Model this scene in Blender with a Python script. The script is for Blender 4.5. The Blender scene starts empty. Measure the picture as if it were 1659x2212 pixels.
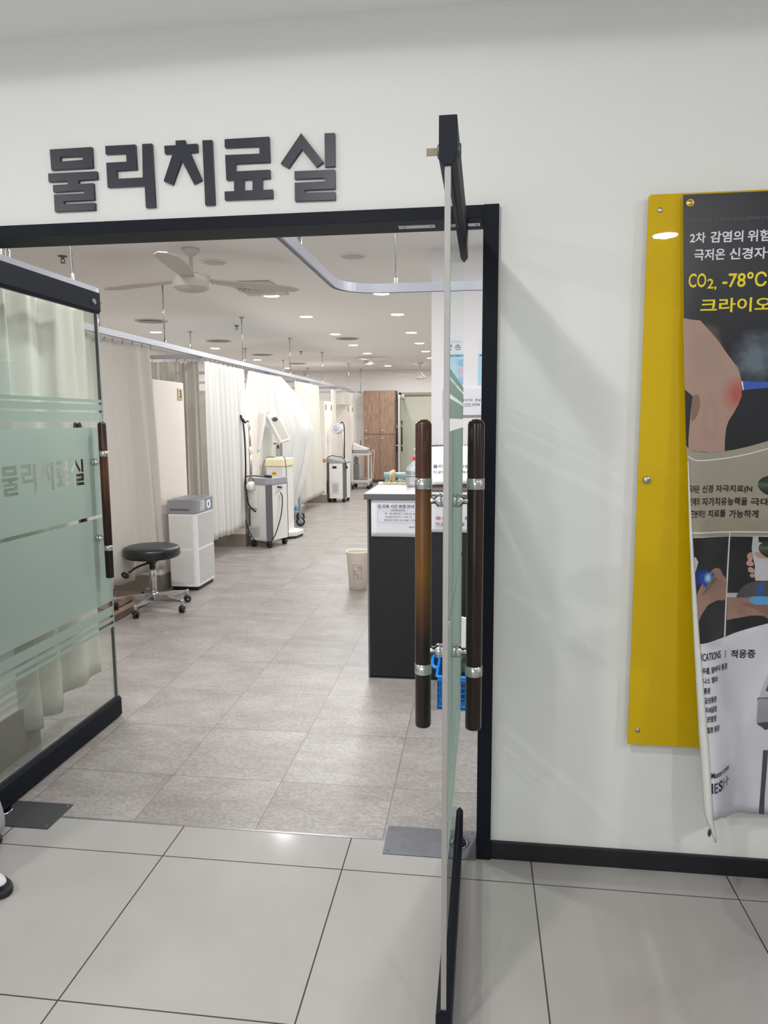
import bpy, bmesh, math, random
from mathutils import Vector, Matrix
random.seed(4)
S = bpy.context.scene
COL = S.collection
PI = math.pi

# ------------------------------------------------------------------ camera
CAM = (-0.0527, -2.2195, 1.4179)
YAW, PITCH, ROLL, FPX = 0.1306, -0.1261, -0.0057, 1552.74
fw = Vector((-math.sin(YAW) * math.cos(PITCH), math.cos(YAW) * math.cos(PITCH), math.sin(PITCH)))
rt = Vector((math.cos(YAW), math.sin(YAW), 0))
up = rt.cross(fw)
r2 = rt * math.cos(ROLL) + up * math.sin(ROLL)
u2 = -rt * math.sin(ROLL) + up * math.cos(ROLL)
cam = bpy.data.cameras.new('camera')
cam.sensor_fit = 'VERTICAL'
cam.sensor_height = 36.0
cam.lens = FPX * 36.0 / 2212
cam.clip_start = 0.02
camo = bpy.data.objects.new('camera', cam)
camo.matrix_world = Matrix(((r2.x, u2.x, -fw.x, CAM[0]), (r2.y, u2.y, -fw.y, CAM[1]), (r2.z, u2.z, -fw.z, CAM[2]), (0, 0, 0, 1)))
COL.objects.link(camo)
S.camera = camo

# ------------------------------------------------------------------ view, world, light strengths
vs = S.view_settings
vs.view_transform = 'Standard'
vs.look = 'None'
vs.gamma = 1.0
vs.use_curve_mapping = False
vs.exposure = 0.0
W = bpy.data.worlds.new('world')
S.world = W
W.use_nodes = True
W.node_tree.nodes['Background'].inputs[0].default_value = (1, 1, 1, 1)
W.node_tree.nodes['Background'].inputs[1].default_value = 0.02
S.cycles.use_denoising = True
S.cycles.max_bounces = 10
S.cycles.transparent_max_bounces = 24
S.cycles.sample_clamp_indirect = 6.0
ROOM_LAMP = 15.5      # watts of each round downlight in the treatment room
HALL_SPOT = 23.0      # watts of the wide beam of each downlight in the corridor
HALL_AREA = 12.8      # watts of the soft downward part of each corridor downlight
HALL_FILL = 36.0    # watts of the fill light in the added window behind the viewer
ROOM_TINT = (.985, .99, 1.0)
LAMP_GLOW = 14.0


# ------------------------------------------------------------------ helpers
def lin(c):
    out = []
    for v in c[:3]:
        v = v / 255.0
        out.append(v / 12.92 if v <= 0.04045 else ((v + 0.055) / 1.055) ** 2.4)
    return (*out, 1.0)


MATS = {}


def mat(name, rgb, rough=0.5, metal=0.0, spec=0.5, var=0.04, scale=18.0, bump=0.0, coat=0.0, emit=0.0, stretch=None):
    """plain procedural surface: base colour with a little noise variation, optional bump"""
    if name in MATS:
        return MATS[name]
    m = bpy.data.materials.new(name)
    m.use_nodes = True
    nt = m.node_tree
    b = nt.nodes['Principled BSDF']
    b.inputs['Roughness'].default_value = rough
    b.inputs['Metallic'].default_value = metal
    b.inputs['Specular IOR Level'].default_value = spec
    b.inputs['Coat Weight'].default_value = coat
    c = lin(rgb)
    tc = nt.nodes.new('ShaderNodeTexCoord')
    no = nt.nodes.new('ShaderNodeTexNoise')
    no.inputs['Scale'].default_value = scale
    no.inputs['Detail'].default_value = 4
    if stretch:
        mp = nt.nodes.new('ShaderNodeMapping')
        mp.inputs['Scale'].default_value = stretch
        nt.links.new(tc.outputs['Object'], mp.inputs[0])
        nt.links.new(mp.outputs[0], no.inputs['Vector'])
    else:
        nt.links.new(tc.outputs['Object'], no.inputs['Vector'])
    mx = nt.nodes.new('ShaderNodeMix')
    mx.data_type = 'RGBA'
    mx.inputs['A'].default_value = tuple(v * (1 - var) for v in c[:3]) + (1,)
    mx.inputs['B'].default_value = tuple(min(1, v * (1 + var)) for v in c[:3]) + (1,)
    nt.links.new(no.outputs['Fac'], mx.inputs['Factor'])
    nt.links.new(mx.outputs['Result'], b.inputs['Base Color'])
    if bump:
        bp = nt.nodes.new('ShaderNodeBump')
        bp.inputs['Strength'].default_value = bump
        bp.inputs['Distance'].default_value = 0.01
        nt.links.new(no.outputs['Fac'], bp.inputs['Height'])
        nt.links.new(bp.outputs[0], b.inputs['Normal'])
    if emit:
        b.inputs['Emission Color'].default_value = c
        b.inputs['Emission Strength'].default_value = emit
    MATS[name] = m
    return m


class NT:
    """tiny wrapper for writing node graphs as expressions"""

    def __init__(s, name):
        s.m = bpy.data.materials.new(name)
        s.m.use_nodes = True
        s.t = s.m.node_tree
        s.b = s.t.nodes['Principled BSDF']
        s.out = s.t.nodes['Material Output']

    def n(s, typ, **kw):
        nd = s.t.nodes.new('ShaderNode' + typ)
        for k, v in kw.items():
            if hasattr(nd, k):
                setattr(nd, k, v)
            else:
                nd.inputs[k].default_value = v
        return nd

    def l(s, a, b):
        s.t.links.new(a, b)

    def put(s, sock, v):
        if hasattr(v, 'links') or hasattr(v, 'is_linked'):
            s.l(v, sock)
        else:
            sock.default_value = v

    def math(s, op, a, b=0.0, c=0.0):
        nd = s.n('Math', operation=op)
        for i, v in enumerate((a, b, c)):
            s.put(nd.inputs[i], v)
        return nd.outputs[0]

    def mix(s, f, a, b):
        nd = s.n('Mix', data_type='RGBA')
        s.put(nd.inputs['Factor'], f)
        s.put(nd.inputs['A'], a)
        s.put(nd.inputs['B'], b)
        return nd.outputs['Result']

    def noise(s, vec, scale, detail=4, rough=.5):
        nd = s.n('TexNoise')
        nd.inputs['Scale'].default_value = scale
        nd.inputs['Detail'].default_value = detail
        nd.inputs['Roughness'].default_value = rough
        if vec is not None:
            s.l(vec, nd.inputs['Vector'])
        return nd.outputs['Fac']

    def pos(s, scale=(1, 1, 1), space='Object'):
        tc = s.n('TexCoord')
        mp = s.n('Mapping')
        mp.inputs['Scale'].default_value = scale
        s.l(tc.outputs[space], mp.inputs[0])
        return mp.outputs[0]

    def xyz(s, space='Object'):
        tc = s.n('TexCoord')
        sp = s.n('SeparateXYZ')
        s.l(tc.outputs[space], sp.inputs[0])
        return sp.outputs

    def ramp(s, f, stops):
        nd = s.n('ValToRGB')
        el = nd.color_ramp.elements
        while len(el) < len(stops):
            el.new(.5)
        for e, (p, c) in zip(el, stops):
            e.position = p
            e.color = c
        s.put(nd.inputs[0], f)
        return nd.outputs[0]


def bx(bm, x0, x1, y0, y1, z0, z1, M=None, mi=0):
    vs_ = [bm.verts.new(Vector(p) if M is None else M @ Vector(p)) for p in
           [(x0, y0, z0), (x1, y0, z0), (x1, y1, z0), (x0, y1, z0), (x0, y0, z1), (x1, y0, z1), (x1, y1, z1), (x0, y1, z1)]]
    for q in [(0, 3, 2, 1), (4, 5, 6, 7), (0, 1, 5, 4), (1, 2, 6, 5), (2, 3, 7, 6), (3, 0, 4, 7)]:
        f = bm.faces.new([vs_[i] for i in q])
        f.material_index = mi
    return bm


def box(x0, x1, y0, y1, z0, z1, M=None):
    return bx(bmesh.new(), x0, x1, y0, y1, z0, z1, M)


def frame_of(a, b):
    a, b = Vector(a), Vector(b)
    d = (b - a).normalized()
    h = Vector((0, 0, 1)) if abs(d.z) < .9 else Vector((1, 0, 0))
    x = d.cross(h).normalized()
    return x, x.cross(d).normalized()


def tube(bm, pts, r, n=10, closed=False, smooth=True):
    """round bar along a polyline; r is a number or one per point"""
    pts = [Vector(p) for p in pts]
    rs = [r] * len(pts) if not hasattr(r, '__len__') else r
    rings = []
    x = None
    for i, p in enumerate(pts):
        a = pts[max(0, i - 1)]
        b = pts[min(len(pts) - 1, i + 1)]
        d = (b - a).normalized()
        if x is None:
            x, y = frame_of(a, b)
        else:
            x = (x - d * x.dot(d)).normalized()
        y = d.cross(x)
        rings.append([bm.verts.new(p + (x * math.cos(2 * PI * k / n) + y * math.sin(2 * PI * k / n)) * rs[i]) for k in range(n)])
    for a, b in zip(rings, rings[1:]):
        for k in range(n):
            f = bm.faces.new((a[k], a[(k + 1) % n], b[(k + 1) % n], b[k]))
            f.smooth = smooth
    bm.faces.new(rings[0][::-1])
    bm.faces.new(rings[-1])
    return bm


def curve_pts(pts, n=8):
    """Catmull-Rom through the points"""
    P = [Vector(p) for p in pts]
    P = [P[0] * 2 - P[1]] + P + [P[-1] * 2 - P[-2]]
    out = []
    for i in range(1, len(P) - 2):
        for k in range(n):
            t = k / n
            a, b, c, d = P[i - 1:i + 3]
            out.append(.5 * ((2 * b) + (c - a) * t + (2 * a - 5 * b + 4 * c - d) * t * t + (3 * b - a - 3 * c + d) * t ** 3))
    out.append(P[-2])
    return out


def lathe(bm, prof, c=(0, 0, 0), n=32, M=None, smooth=True):
    """profile of (r, z) turned about z"""
    rings = []
    for r, z in prof:
        if r < 1e-6:
            rings.append([Vector((c[0], c[1], c[2] + z))])
        else:
            rings.append([Vector((c[0] + r * math.cos(2 * PI * k / n), c[1] + r * math.sin(2 * PI * k / n), c[2] + z)) for k in range(n)])
    rr = [[bm.verts.new(M @ v if M is not None else v) for v in q] for q in rings]
    for a, b in zip(rr, rr[1:]):
        if len(a) == 1 and len(b) == 1:
            continue
        for k in range(n):
            if len(a) == 1:
                f = bm.faces.new((a[0], b[(k + 1) % n], b[k]))
            elif len(b) == 1:
                f = bm.faces.new((a[k], a[(k + 1) % n], b[0]))
            else:
                f = bm.faces.new((a[k], a[(k + 1) % n], b[(k + 1) % n], b[k]))
            f.smooth = smooth
    return bm


def prism(bm, poly, h0, h1, M=None):
    """polygon in xy extruded from z=h0 to z=h1"""
    f = (lambda p: M @ Vector(p)) if M is not None else Vector
    lo = [bm.verts.new(f((p[0], p[1], h0))) for p in poly]
    hi = [bm.verts.new(f((p[0], p[1], h1))) for p in poly]
    n = len(poly)
    for i in range(n):
        bm.faces.new((lo[i], lo[(i + 1) % n], hi[(i + 1) % n], hi[i]))
    bm.faces.new(lo[::-1])
    bm.faces.new(hi)
    return bm


def rrect(x0, x1, y0, y1, r, n=6):
    out = []
    for cx, cy, a in ((x1 - r, y1 - r, 0), (x0 + r, y1 - r, 90), (x0 + r, y0 + r, 180), (x1 - r, y0 + r, 270)):
        for k in range(n + 1):
            t = math.radians(a + 90 * k / n)
            out.append((cx + r * math.cos(t), cy + r * math.sin(t)))
    return out


def obj(name, bm, m, parent=None, bevel=0.0, seg=2, smooth=False, label=None):
    me = bpy.data.meshes.new(name)
    if isinstance(bm, bmesh.types.BMesh):
        bmesh.ops.recalc_face_normals(bm, faces=bm.faces[:])
        bm.to_mesh(me)
        bm.free()
    else:
        me = bm
    for mm in (m if isinstance(m, (list, tuple)) else [m]):
        me.materials.append(mm)
    if smooth:
        for p in me.polygons:
            p.use_smooth = True
    o = bpy.data.objects.new(name, me)
    COL.objects.link(o)
    if parent is not None:
        o.parent = parent
    if bevel:
        b = o.modifiers.new('bevel', 'BEVEL')
        b.width = bevel
        b.segments = seg
        b.limit_method = 'ANGLE'
        b.angle_limit = 0.6
    if label:
        o['label'] = label
    return o


def tag(o, label, cat, group=None, kind=None):
    o['label'] = label
    o['category'] = cat
    if group:
        o['group'] = group
    if kind:
        o['kind'] = kind
    return o


def thing(name, label, cat, loc=(0, 0, 0), rz=0.0, group=None, kind=None):
    o = bpy.data.objects.new(name, None)
    o.empty_display_size = .1
    o.location = loc
    o.rotation_euler = (0, 0, rz)
    COL.objects.link(o)
    return tag(o, label, cat, group, kind)


def struct(name, bm, m, label=None, cat=None, bevel=0):
    o = obj(name, bm, m, bevel=bevel)
    o['kind'] = 'structure'
    if label:
        o['label'] = label
        o['category'] = cat
    return o


def kids(o):
    return [c for c in bpy.data.objects if c.parent == o]


def dup(root, loc, label=None, rz=None):
    r = root.copy()
    COL.objects.link(r)
    r.location = loc
    if rz is not None:
        r.rotation_euler = (0, 0, rz)
    if label:
        r['label'] = label
    for ch in kids(root):
        c = ch.copy()
        COL.objects.link(c)
        c.parent = r
        for g in kids(ch):
            d = g.copy()
            COL.objects.link(d)
            d.parent = c
    return r


def text_mesh(s, box_, plane, bold=0.0, res=3):
    """flat lettering as a mesh fitted into box_ = (u0, u1, v0, v1); plane(u, v) -> 3-D point"""
    c = bpy.data.curves.new('lettering', 'FONT')
    c.body = s
    c.size = 1.0
    c.offset = bold
    c.resolution_u = res
    o = bpy.data.objects.new('lettering', c)
    COL.objects.link(o)
    dg = bpy.context.evaluated_depsgraph_get()
    me = bpy.data.meshes.new_from_object(o.evaluated_get(dg))
    bpy.data.objects.remove(o)
    xs = [v.co.x for v in me.vertices]
    ys = [v.co.y for v in me.vertices]
    ax, bxx, ay, by = min(xs), max(xs), min(ys), max(ys)
    u0, u1, v0, v1 = box_
    for v in me.vertices:
        u = u0 + (v.co.x - ax) / (bxx - ax) * (u1 - u0)
        w = v0 + (v.co.y - ay) / max(1e-6, by - ay) * (v1 - v0)
        v.co = Vector(plane(u, w))
    return me


def merge(meshes):
    """several meshes into one bmesh; the i-th list entry may be (mesh, material index)"""
    bm = bmesh.new()
    for it in meshes:
        me, mi = it if isinstance(it, tuple) else (it, 0)
        n0 = len(bm.faces)
        bm.from_mesh(me)
        bm.faces.ensure_lookup_table()
        for f in bm.faces[n0:]:
            f.material_index = mi
        bpy.data.meshes.remove(me)
    return bm


# ------------------------------------------------------------------ materials
def floor_material(name, x0, y0, sx, sy, line, line_rgb, room):
    g = NT(name)
    X, Y, Z = g.xyz()
    def cell(v, o, s):
        return g.math('FRACT', g.math('DIVIDE', g.math('SUBTRACT', v, o), s))
    def near(v, s):
        return g.math('LESS_THAN', g.math('MULTIPLY', g.math('MINIMUM', v, g.math('SUBTRACT', 1.0, v)), s), line / 2)
    ln = g.math('MAXIMUM', near(cell(X, x0, sx), sx), near(cell(Y, y0, sy), sy))
    if room:
        ix = g.math('FLOOR', g.math('DIVIDE', g.math('SUBTRACT', X, x0), sx))
        iy = g.math('FLOOR', g.math('DIVIDE', g.math('SUBTRACT', Y, y0), sy))
        cb = g.n('CombineXYZ')
        g.l(ix, cb.inputs[0]); g.l(iy, cb.inputs[1])
        wn = g.n('TexWhiteNoise', noise_dimensions='3D')
        g.l(cb.outputs[0], wn.inputs['Vector'])
        off = g.n('VectorMath', operation='SCALE')
        g.l(wn.outputs['Color'], off.inputs[0]); off.inputs['Scale'].default_value = 7.0
        ad = g.n('VectorMath', operation='ADD')
        g.l(g.pos((.8, 1.5, 1)), ad.inputs[0]); g.l(off.outputs[0], ad.inputs[1])
        v = ad.outputs[0]
        big = g.noise(v, 3.2, 6, .6)
        fine = g.noise(v, 78.0, 8, .82)
        mid = g.noise(v, 8.0, 7, .72)
        base = g.ramp(big, [(.30, lin((135, 129, 125))), (.50, lin((153, 148, 144))), (.68, lin((167, 162, 159)))])
        spk = g.ramp(fine, [(.38, (1, 1, 1, 1)), (.50, (0, 0, 0, 1))])
        base = g.mix(g.math('MULTIPLY', spk, .46), base, lin((96, 84, 77)))
        lite = g.ramp(fine, [(.50, (0, 0, 0, 1)), (.66, (1, 1, 1, 1))])
        base = g.mix(g.math('MULTIPLY', lite, .42), base, lin((204, 200, 195)))
        pat = g.ramp(mid, [(.40, (1, 1, 1, 1)), (.56, (0, 0, 0, 1))])
        base = g.mix(g.math('MULTIPLY', pat, .30), base, lin((134, 123, 115)))
        g.b.inputs['Roughness'].default_value = .36
        bp = g.n('Bump'); bp.inputs['Strength'].default_value = .12; bp.inputs['Distance'].default_value = .004
        g.l(fine, bp.inputs['Height']); g.l(bp.outputs[0], g.b.inputs['Normal'])
    else:
        v = g.pos()
        base = g.ramp(g.noise(v, 3.0, 5), [(.3, lin((163, 160, 157))), (.7, lin((171, 168, 165)))])
        fine = g.noise(v, 260.0, 3)
        base = g.mix(g.math('MULTIPLY', fine, .16), base, lin((150, 146, 138)))
        g.b.inputs['Roughness'].default_value = .11
    g.l(g.mix(ln, base, lin(line_rgb)), g.b.inputs['Base Color'])
    g.b.inputs['Specular IOR Level'].default_value = .45
    return g.m


def glass_material():
    g = NT('clear_glass')
    tr = g.n('BsdfTransparent'); tr.inputs[0].default_value = (.955, .985, .972, 1)
    gl = g.n('BsdfGlossy'); gl.inputs['Roughness'].default_value = .0
    gl.inputs[0].default_value = (.95, 1, .985, 1)
    geo = g.n('NewGeometry')
    fr = g.n('Fresnel')
    ior = g.math('ADD', g.math('MULTIPLY', geo.outputs['Backfacing'], 1 / 1.5 - 1.5), 1.5)
    g.l(ior, fr.inputs['IOR'])
    ms = g.n('MixShader')
    g.l(fr.outputs[0], ms.inputs[0]); g.l(tr.outputs[0], ms.inputs[1]); g.l(gl.outputs[0], ms.inputs[2])
    g.l(ms.outputs[0], g.out.inputs['Surface'])
    return g.m


def film_material():
    g = NT('frosted_film')
    col = g.mix(g.noise(g.pos(), 400.0, 2), lin((206, 219, 213)), lin((218, 230, 224)))
    di = g.n('BsdfDiffuse'); g.l(col, di.inputs[0])
    tl = g.n('BsdfTranslucent'); g.l(col, tl.inputs[0])
    m1 = g.n('MixShader'); m1.inputs[0].default_value = .45
    g.l(di.outputs[0], m1.inputs[1]); g.l(tl.outputs[0], m1.inputs[2])
    rf = g.n('BsdfRefraction'); rf.inputs['IOR'].default_value = 1.12; rf.inputs['Roughness'].default_value = .55
    rf.inputs[0].default_value = (.80, .90, .86, 1)
    m2 = g.n('MixShader'); m2.inputs[0].default_value = .36
    g.l(m1.outputs[0], m2.inputs[1]); g.l(rf.outputs[0], m2.inputs[2])
    g.l(m2.outputs[0], g.out.inputs['Surface'])
    return g.m


def cloth_material(name, rgb, trans=.35):
    g = NT(name)
    X, Y, Z = g.xyz()
    wv = g.noise(g.pos((160, 160, 160)), 3.0, 3)
    col = g.mix(wv, lin(tuple(c * .965 for c in rgb)), lin(rgb))
    di = g.n('BsdfDiffuse'); g.l(col, di.inputs[0])
    tl = g.n('BsdfTranslucent'); g.l(col, tl.inputs[0])
    m1 = g.n('MixShader'); m1.inputs[0].default_value = trans
    g.l(di.outputs[0], m1.inputs[1]); g.l(tl.outputs[0], m1.inputs[2])
    g.l(m1.outputs[0], g.out.inputs['Surface'])
    return g.m


def wood_material(name, a, b, scale=6.0, stretch=(14, 14, .8), rough=.45):
    g = NT(name)
    v = g.pos(stretch)
    n1 = g.noise(v, scale, 6, .62)
    n2 = g.noise(v, scale * 5, 4, .6)
    c = g.ramp(n1, [(.32, lin(a)), (.62, lin(b))])
    c = g.mix(g.math('MULTIPLY', n2, .28), c, lin(a))
    g.l(c, g.b.inputs['Base Color'])
    g.b.inputs['Roughness'].default_value = rough
    return g.m


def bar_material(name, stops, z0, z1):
    """lacquered wood grip, its colour lighter along part of its length"""
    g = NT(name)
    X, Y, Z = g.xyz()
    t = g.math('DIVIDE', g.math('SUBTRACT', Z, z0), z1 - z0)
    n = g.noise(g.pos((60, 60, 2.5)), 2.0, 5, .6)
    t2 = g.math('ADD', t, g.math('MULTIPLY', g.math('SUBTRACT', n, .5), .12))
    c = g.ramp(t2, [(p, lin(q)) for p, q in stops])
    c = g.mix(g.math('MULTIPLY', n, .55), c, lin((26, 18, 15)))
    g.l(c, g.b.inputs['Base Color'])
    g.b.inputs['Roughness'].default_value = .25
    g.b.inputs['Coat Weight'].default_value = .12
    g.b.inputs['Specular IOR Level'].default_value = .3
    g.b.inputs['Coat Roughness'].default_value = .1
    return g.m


def dotted_material(name, rgb, hole, pitch, r):
    """pressed panel with a staggered grid of small round holes"""
    g = NT(name)
    X, Y, Z = g.xyz()
    u = g.math('DIVIDE', g.math('ADD', X, Y), pitch)
    v = g.math('DIVIDE', Z, pitch)
    def grid(ou, ov):
        a = g.math('SUBTRACT', g.math('FRACT', g.math('ADD', u, ou)), .5)
        b = g.math('SUBTRACT', g.math('FRACT', g.math('ADD', v, ov)), .5)
        return g.math('SQRT', g.math('ADD', g.math('MULTIPLY', a, a), g.math('MULTIPLY', b, b)))
    d = g.math('MINIMUM', grid(0, 0), grid(.5, .5))
    f = g.math('LESS_THAN', d, r)
    g.l(g.mix(f, lin(rgb), lin(hole)), g.b.inputs['Base Color'])
    g.b.inputs['Roughness'].default_value = .45
    return g.m


M_wall = mat('white_wall_paint', (226, 227, 224), .75, var=.012, scale=60, bump=.04)
M_room = mat('room_wall_paint', (236, 231, 226), .8, var=.015, scale=40)
M_ceil = mat('ceiling_paint', (243, 241, 238), .9, var=.012, scale=30)
M_hallceil = mat('corridor_ceiling_paint', (245, 246, 247), .9, var=.01, scale=30)
M_frame = mat('charcoal_steel', (20, 25, 34), .55, var=.08, scale=60, spec=.16)
M_black = mat('black_base_paint', (20, 22, 27), .45, var=.1)
M_letter = mat('charcoal_acrylic', (34, 38, 49), .4, var=.06, scale=50)
M_chrome = mat('chrome', (205, 206, 208), .16, 1.0)
M_steel = mat('brushed_steel', (176, 177, 180), .34, 1.0, var=.08, stretch=(1, 1, 60))
M_alu = mat('aluminium_track', (172, 174, 183), .38, .35, var=.03)
M_edge = mat('polished_glass_edge', (160, 158, 154), .35, .2, var=.1, stretch=(40, 40, 2))
M_plate = mat('pivot_plate_steel', (128, 129, 134), .42, .8, var=.12, scale=30)
M_plate2 = mat('dark_pivot_plate', (84, 88, 88), .42, .5, var=.1, scale=30)
M_glass = glass_material()
M_film = film_material()
M_cur = cloth_material('cream_curtain', (237, 235, 225), .38)
M_cur2 = cloth_material('ivory_curtain', (230, 227, 221), .38)
M_cur3 = cloth_material('white_curtain', (243, 243, 240), .38)
M_partition = mat('cream_partition_board', (229, 222, 212), .6, var=.02, scale=12)
M_kick = mat('taupe_base_tile', (134, 125, 116), .6, var=.12, scale=20)
M_darkwood = wood_material('dark_wood_strip', (58, 44, 36), (92, 72, 60), stretch=(8, 2, 8))
M_bayfloor = wood_material('brown_bay_floor', (126, 106, 92), (162, 142, 128), stretch=(8, 1.2, 8))
M_cab = wood_material('oak_veneer', (128, 100, 82), (172, 142, 120), 5.0, (9, 9, .9), .5)
M_blackplastic = mat('black_plastic', (22, 22, 24), .42)
M_rubber = mat('black_rubber', (26, 26, 28), .6)
M_leather = mat('black_vinyl', (24, 26, 30), .33, var=.12, scale=40, bump=.06)
M_wplastic = mat('white_plastic', (226, 224, 221), .38, var=.015)
M_gplastic = mat('grey_plastic', (150, 150, 154), .42)
M_dgplastic = mat('dark_grey_plastic', (98, 99, 102), .45)
M_creamplastic = mat('cream_plastic', (236, 226, 186), .4)
M_paper = mat('white_paper', (226, 226, 232), .7, var=.01)
M_ink = mat('black_ink', (38, 38, 44), .7)
M_blueink = mat('blue_ink', (42, 54, 128), .7)
M_redink = mat('red_ink', (190, 60, 64), .7)
M_greyink = mat('grey_ink', (120, 120, 126), .7)
M_counter = mat('charcoal_laminate', (19, 18, 20), .55, var=.06)
M_top = mat('grey_counter_top', (176, 174, 178), .4, var=.03)
M_topedge = mat('grey_counter_edge', (92, 91, 94), .4, var=.05)
M_emit = mat('lit_diffuser', (255, 253, 248), .5, emit=LAMP_GLOW)
M_ring = mat('lamp_trim', (235, 234, 230), .5)
M_vent = mat('vent_white', (196, 191, 185), .6)
M_ventdark = mat('vent_shadow_gap', (172, 166, 160), .7)
M_yellow = mat('mustard_acrylic', (204, 170, 0), .5, var=.06, scale=300, coat=.4, spec=.15)
M_yellow.node_tree.nodes['Principled BSDF'].inputs['Coat Roughness'].default_value = .012
M_gold = mat('brass_eyelet', (196, 172, 96), .3, 1.0)

# ================================================================== the room shell
LX0, LX1 = -4.2, 3.2          # corridor width
OP0, OP1 = -1.89, 0.0         # outer edges of the door frame
LIN = 2.04                    # top of the door frame
CH, CR = 2.59, 2.58           # corridor and room ceilings
RX0, RX1, RY1 = -5.2, 0.42, 14.5

struct('floor', box(LX0, LX1, -5.2, .055, -.1, 0), floor_material('corridor_tile', -1.0696, -.1261, .6, .6, .0042, (66, 63, 59), False),
       'pale grey large square floor tiles of the corridor in front of the doorway', 'floor')
struct('floor.001', box(RX0, RX1 + 1.5, .055, RY1, -.1, 0), floor_material('room_stone_vinyl', -1.7145, .4, .4505, .4565, .0032, (112, 102, 96), True),
       'mottled grey brown stone look floor tiles inside the treatment room', 'floor')
struct('trim_1', box(OP0, OP1, .049, .058, -.02, .0015), M_steel, 'thin steel threshold strip where the two floors meet', 'threshold strip')
struct('ceiling', box(LX0, LX1, -5.2, .03, CH, CH + .1), M_hallceil, 'white corridor ceiling above the sign wall', 'ceiling')
struct('ceiling.001', box(RX0, RX1 + 1.5, .03, RY1, CR, CR + .1), M_ceil, 'off white treatment room ceiling with downlights', 'ceiling')
# wall with the doorway
bm = box(OP1 - .002, LX1, 0, .16, 0, CH)
bx(bm, OP0 + .002, OP1 - .002, 0, .16, LIN - .002, CH)
bx(bm, LX0, OP0 + .002, 0, .16, 0, CH)
struct('wall_front', bm, M_wall, 'white wall around the doorway carrying the sign letters', 'wall')
struct('wall_hallway_rear', box(LX0, LX1, -5.2, -5.1, 0, CH), M_wall, 'white corridor wall behind the viewer', 'wall')
struct('wall_hallway_left', box(LX0 - .1, LX0, -5.2, .16, 0, CH), M_wall, 'white wall at the left end of the corridor', 'wall')
struct('wall_hallway_right', box(LX1, LX1 + .1, -5.2, .16, 0, CH), M_wall, 'white wall at the right end of the corridor', 'wall')
struct('wall_left', box(RX0 - .1, RX0, .16, RY1, 0, CR), M_room, 'off white left wall behind the treatment bays', 'wall')
struct('wall_right', box(RX1 + 1.5, RX1 + 1.6, .16, RY1, 0, CR), M_room, 'off white right wall of the treatment room', 'wall')
struct('wall_back', box(RX0, RX1 + 1.5, RY1, RY1 + .1, 0, CR), M_room, 'off white far wall behind the oak cabinet', 'wall')
struct('wall_reception', box(-.383, RX1 + 1.5, 2.88, 3.10, 0, CR), mat('reception_wall_paint', (232, 230, 232), .8, var=.01), 'white wall end behind the dark reception counter', 'wall')
struct('wall_entrance_pier', box(-2.45, -1.99, .16, .60, .2, CR), M_room, 'white pier beside the entrance behind the nearest curtain', 'wall')
struct('baseboard_entrance_pier', box(-2.46, -1.975, .16, .612, 0, .2), M_kick, 'taupe tile base of the pier seen under the nearest curtain', 'baseboard')
struct('baseboard_right', box(OP1 + .001, LX1, -.013, .0, 0, .060), M_black, 'black skirting board along the wall right of the doorway', 'baseboard', .002)
struct('baseboard_left', box(LX0, OP0 - .001, -.013, .0, 0, .060), M_black, 'black skirting board along the wall left of the doorway', 'baseboard', .002)

# steel door frame
df = thing('door_frame', 'charcoal steel frame around the wide doorway', 'door frame', (0, 0, 0), kind='structure')
obj('jamb', box(-.045, 0, -.02, .115, 0, LIN), M_frame, df, .0015)
obj('jamb', box(OP0, OP0 + .045, -.02, .115, 0, LIN), M_frame, df, .0015)
bm = box(OP0 + .045, -.045, -.019, .115, 2.003, LIN - .001)
obj('lintel', bm, M_frame, df, .0012)
bm = box(-.30, -.19, .03, .062, 2.0005, 2.0035)
bx(bm, -.092, -.055, .03, .062, 2.0005, 2.0035)
obj('pivot_strip', bm, M_steel, df, label='steel top pivot plate let into the lintel')
bm = bmesh.new()
for x in (-.282, -.2, -.065):
    lathe(bm, [(0, 2.0), (.004, 2.0), (.005, 2.0008), (.005, 2.0012)], (x, .046, 0), 12)
obj('screw', bm, M_dgplastic, df)

# floor spring cover plates
def pivot_plate(name, x0, x1, px, m, label):
    t = thing(name, label, 'floor plate', ((x0 + x1) / 2, .055, 0))
    w = (x1 - x0) / 2
    obj('cover_plate', box(-w, w, -.083, .08, .0005, .004), m, t, .001)
    b = bmesh.new()
    lathe(b, [(.0, .0045), (.03, .0045), (.034, .006), (.038, .006), (.04, .0042)], (px - (x0 + x1) / 2, .005, 0), 36)
    obj('pivot_disc', b, M_chrome, t)
    for sx in (-1, 1):
        for sy in (-1, 1):
            b = bmesh.new()
            lathe(b, [(0, .0042), (.003, .0042), (.0045, .005), (.006, .0048), (.006, .004)], (sx * (w - .014), sy * .066 - .001, 0), 14)
            obj('screw', b, M_dgplastic, t)
    return t
pivot_plate('floor_spring_plate', -.352, -.046, -.109, M_plate, 'grey steel floor spring plate under the right glass door')
pivot_plate('floor_spring_plate', -1.843, -1.538, -1.78, M_plate2, 'dark steel floor spring plate under the left glass door')

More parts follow.
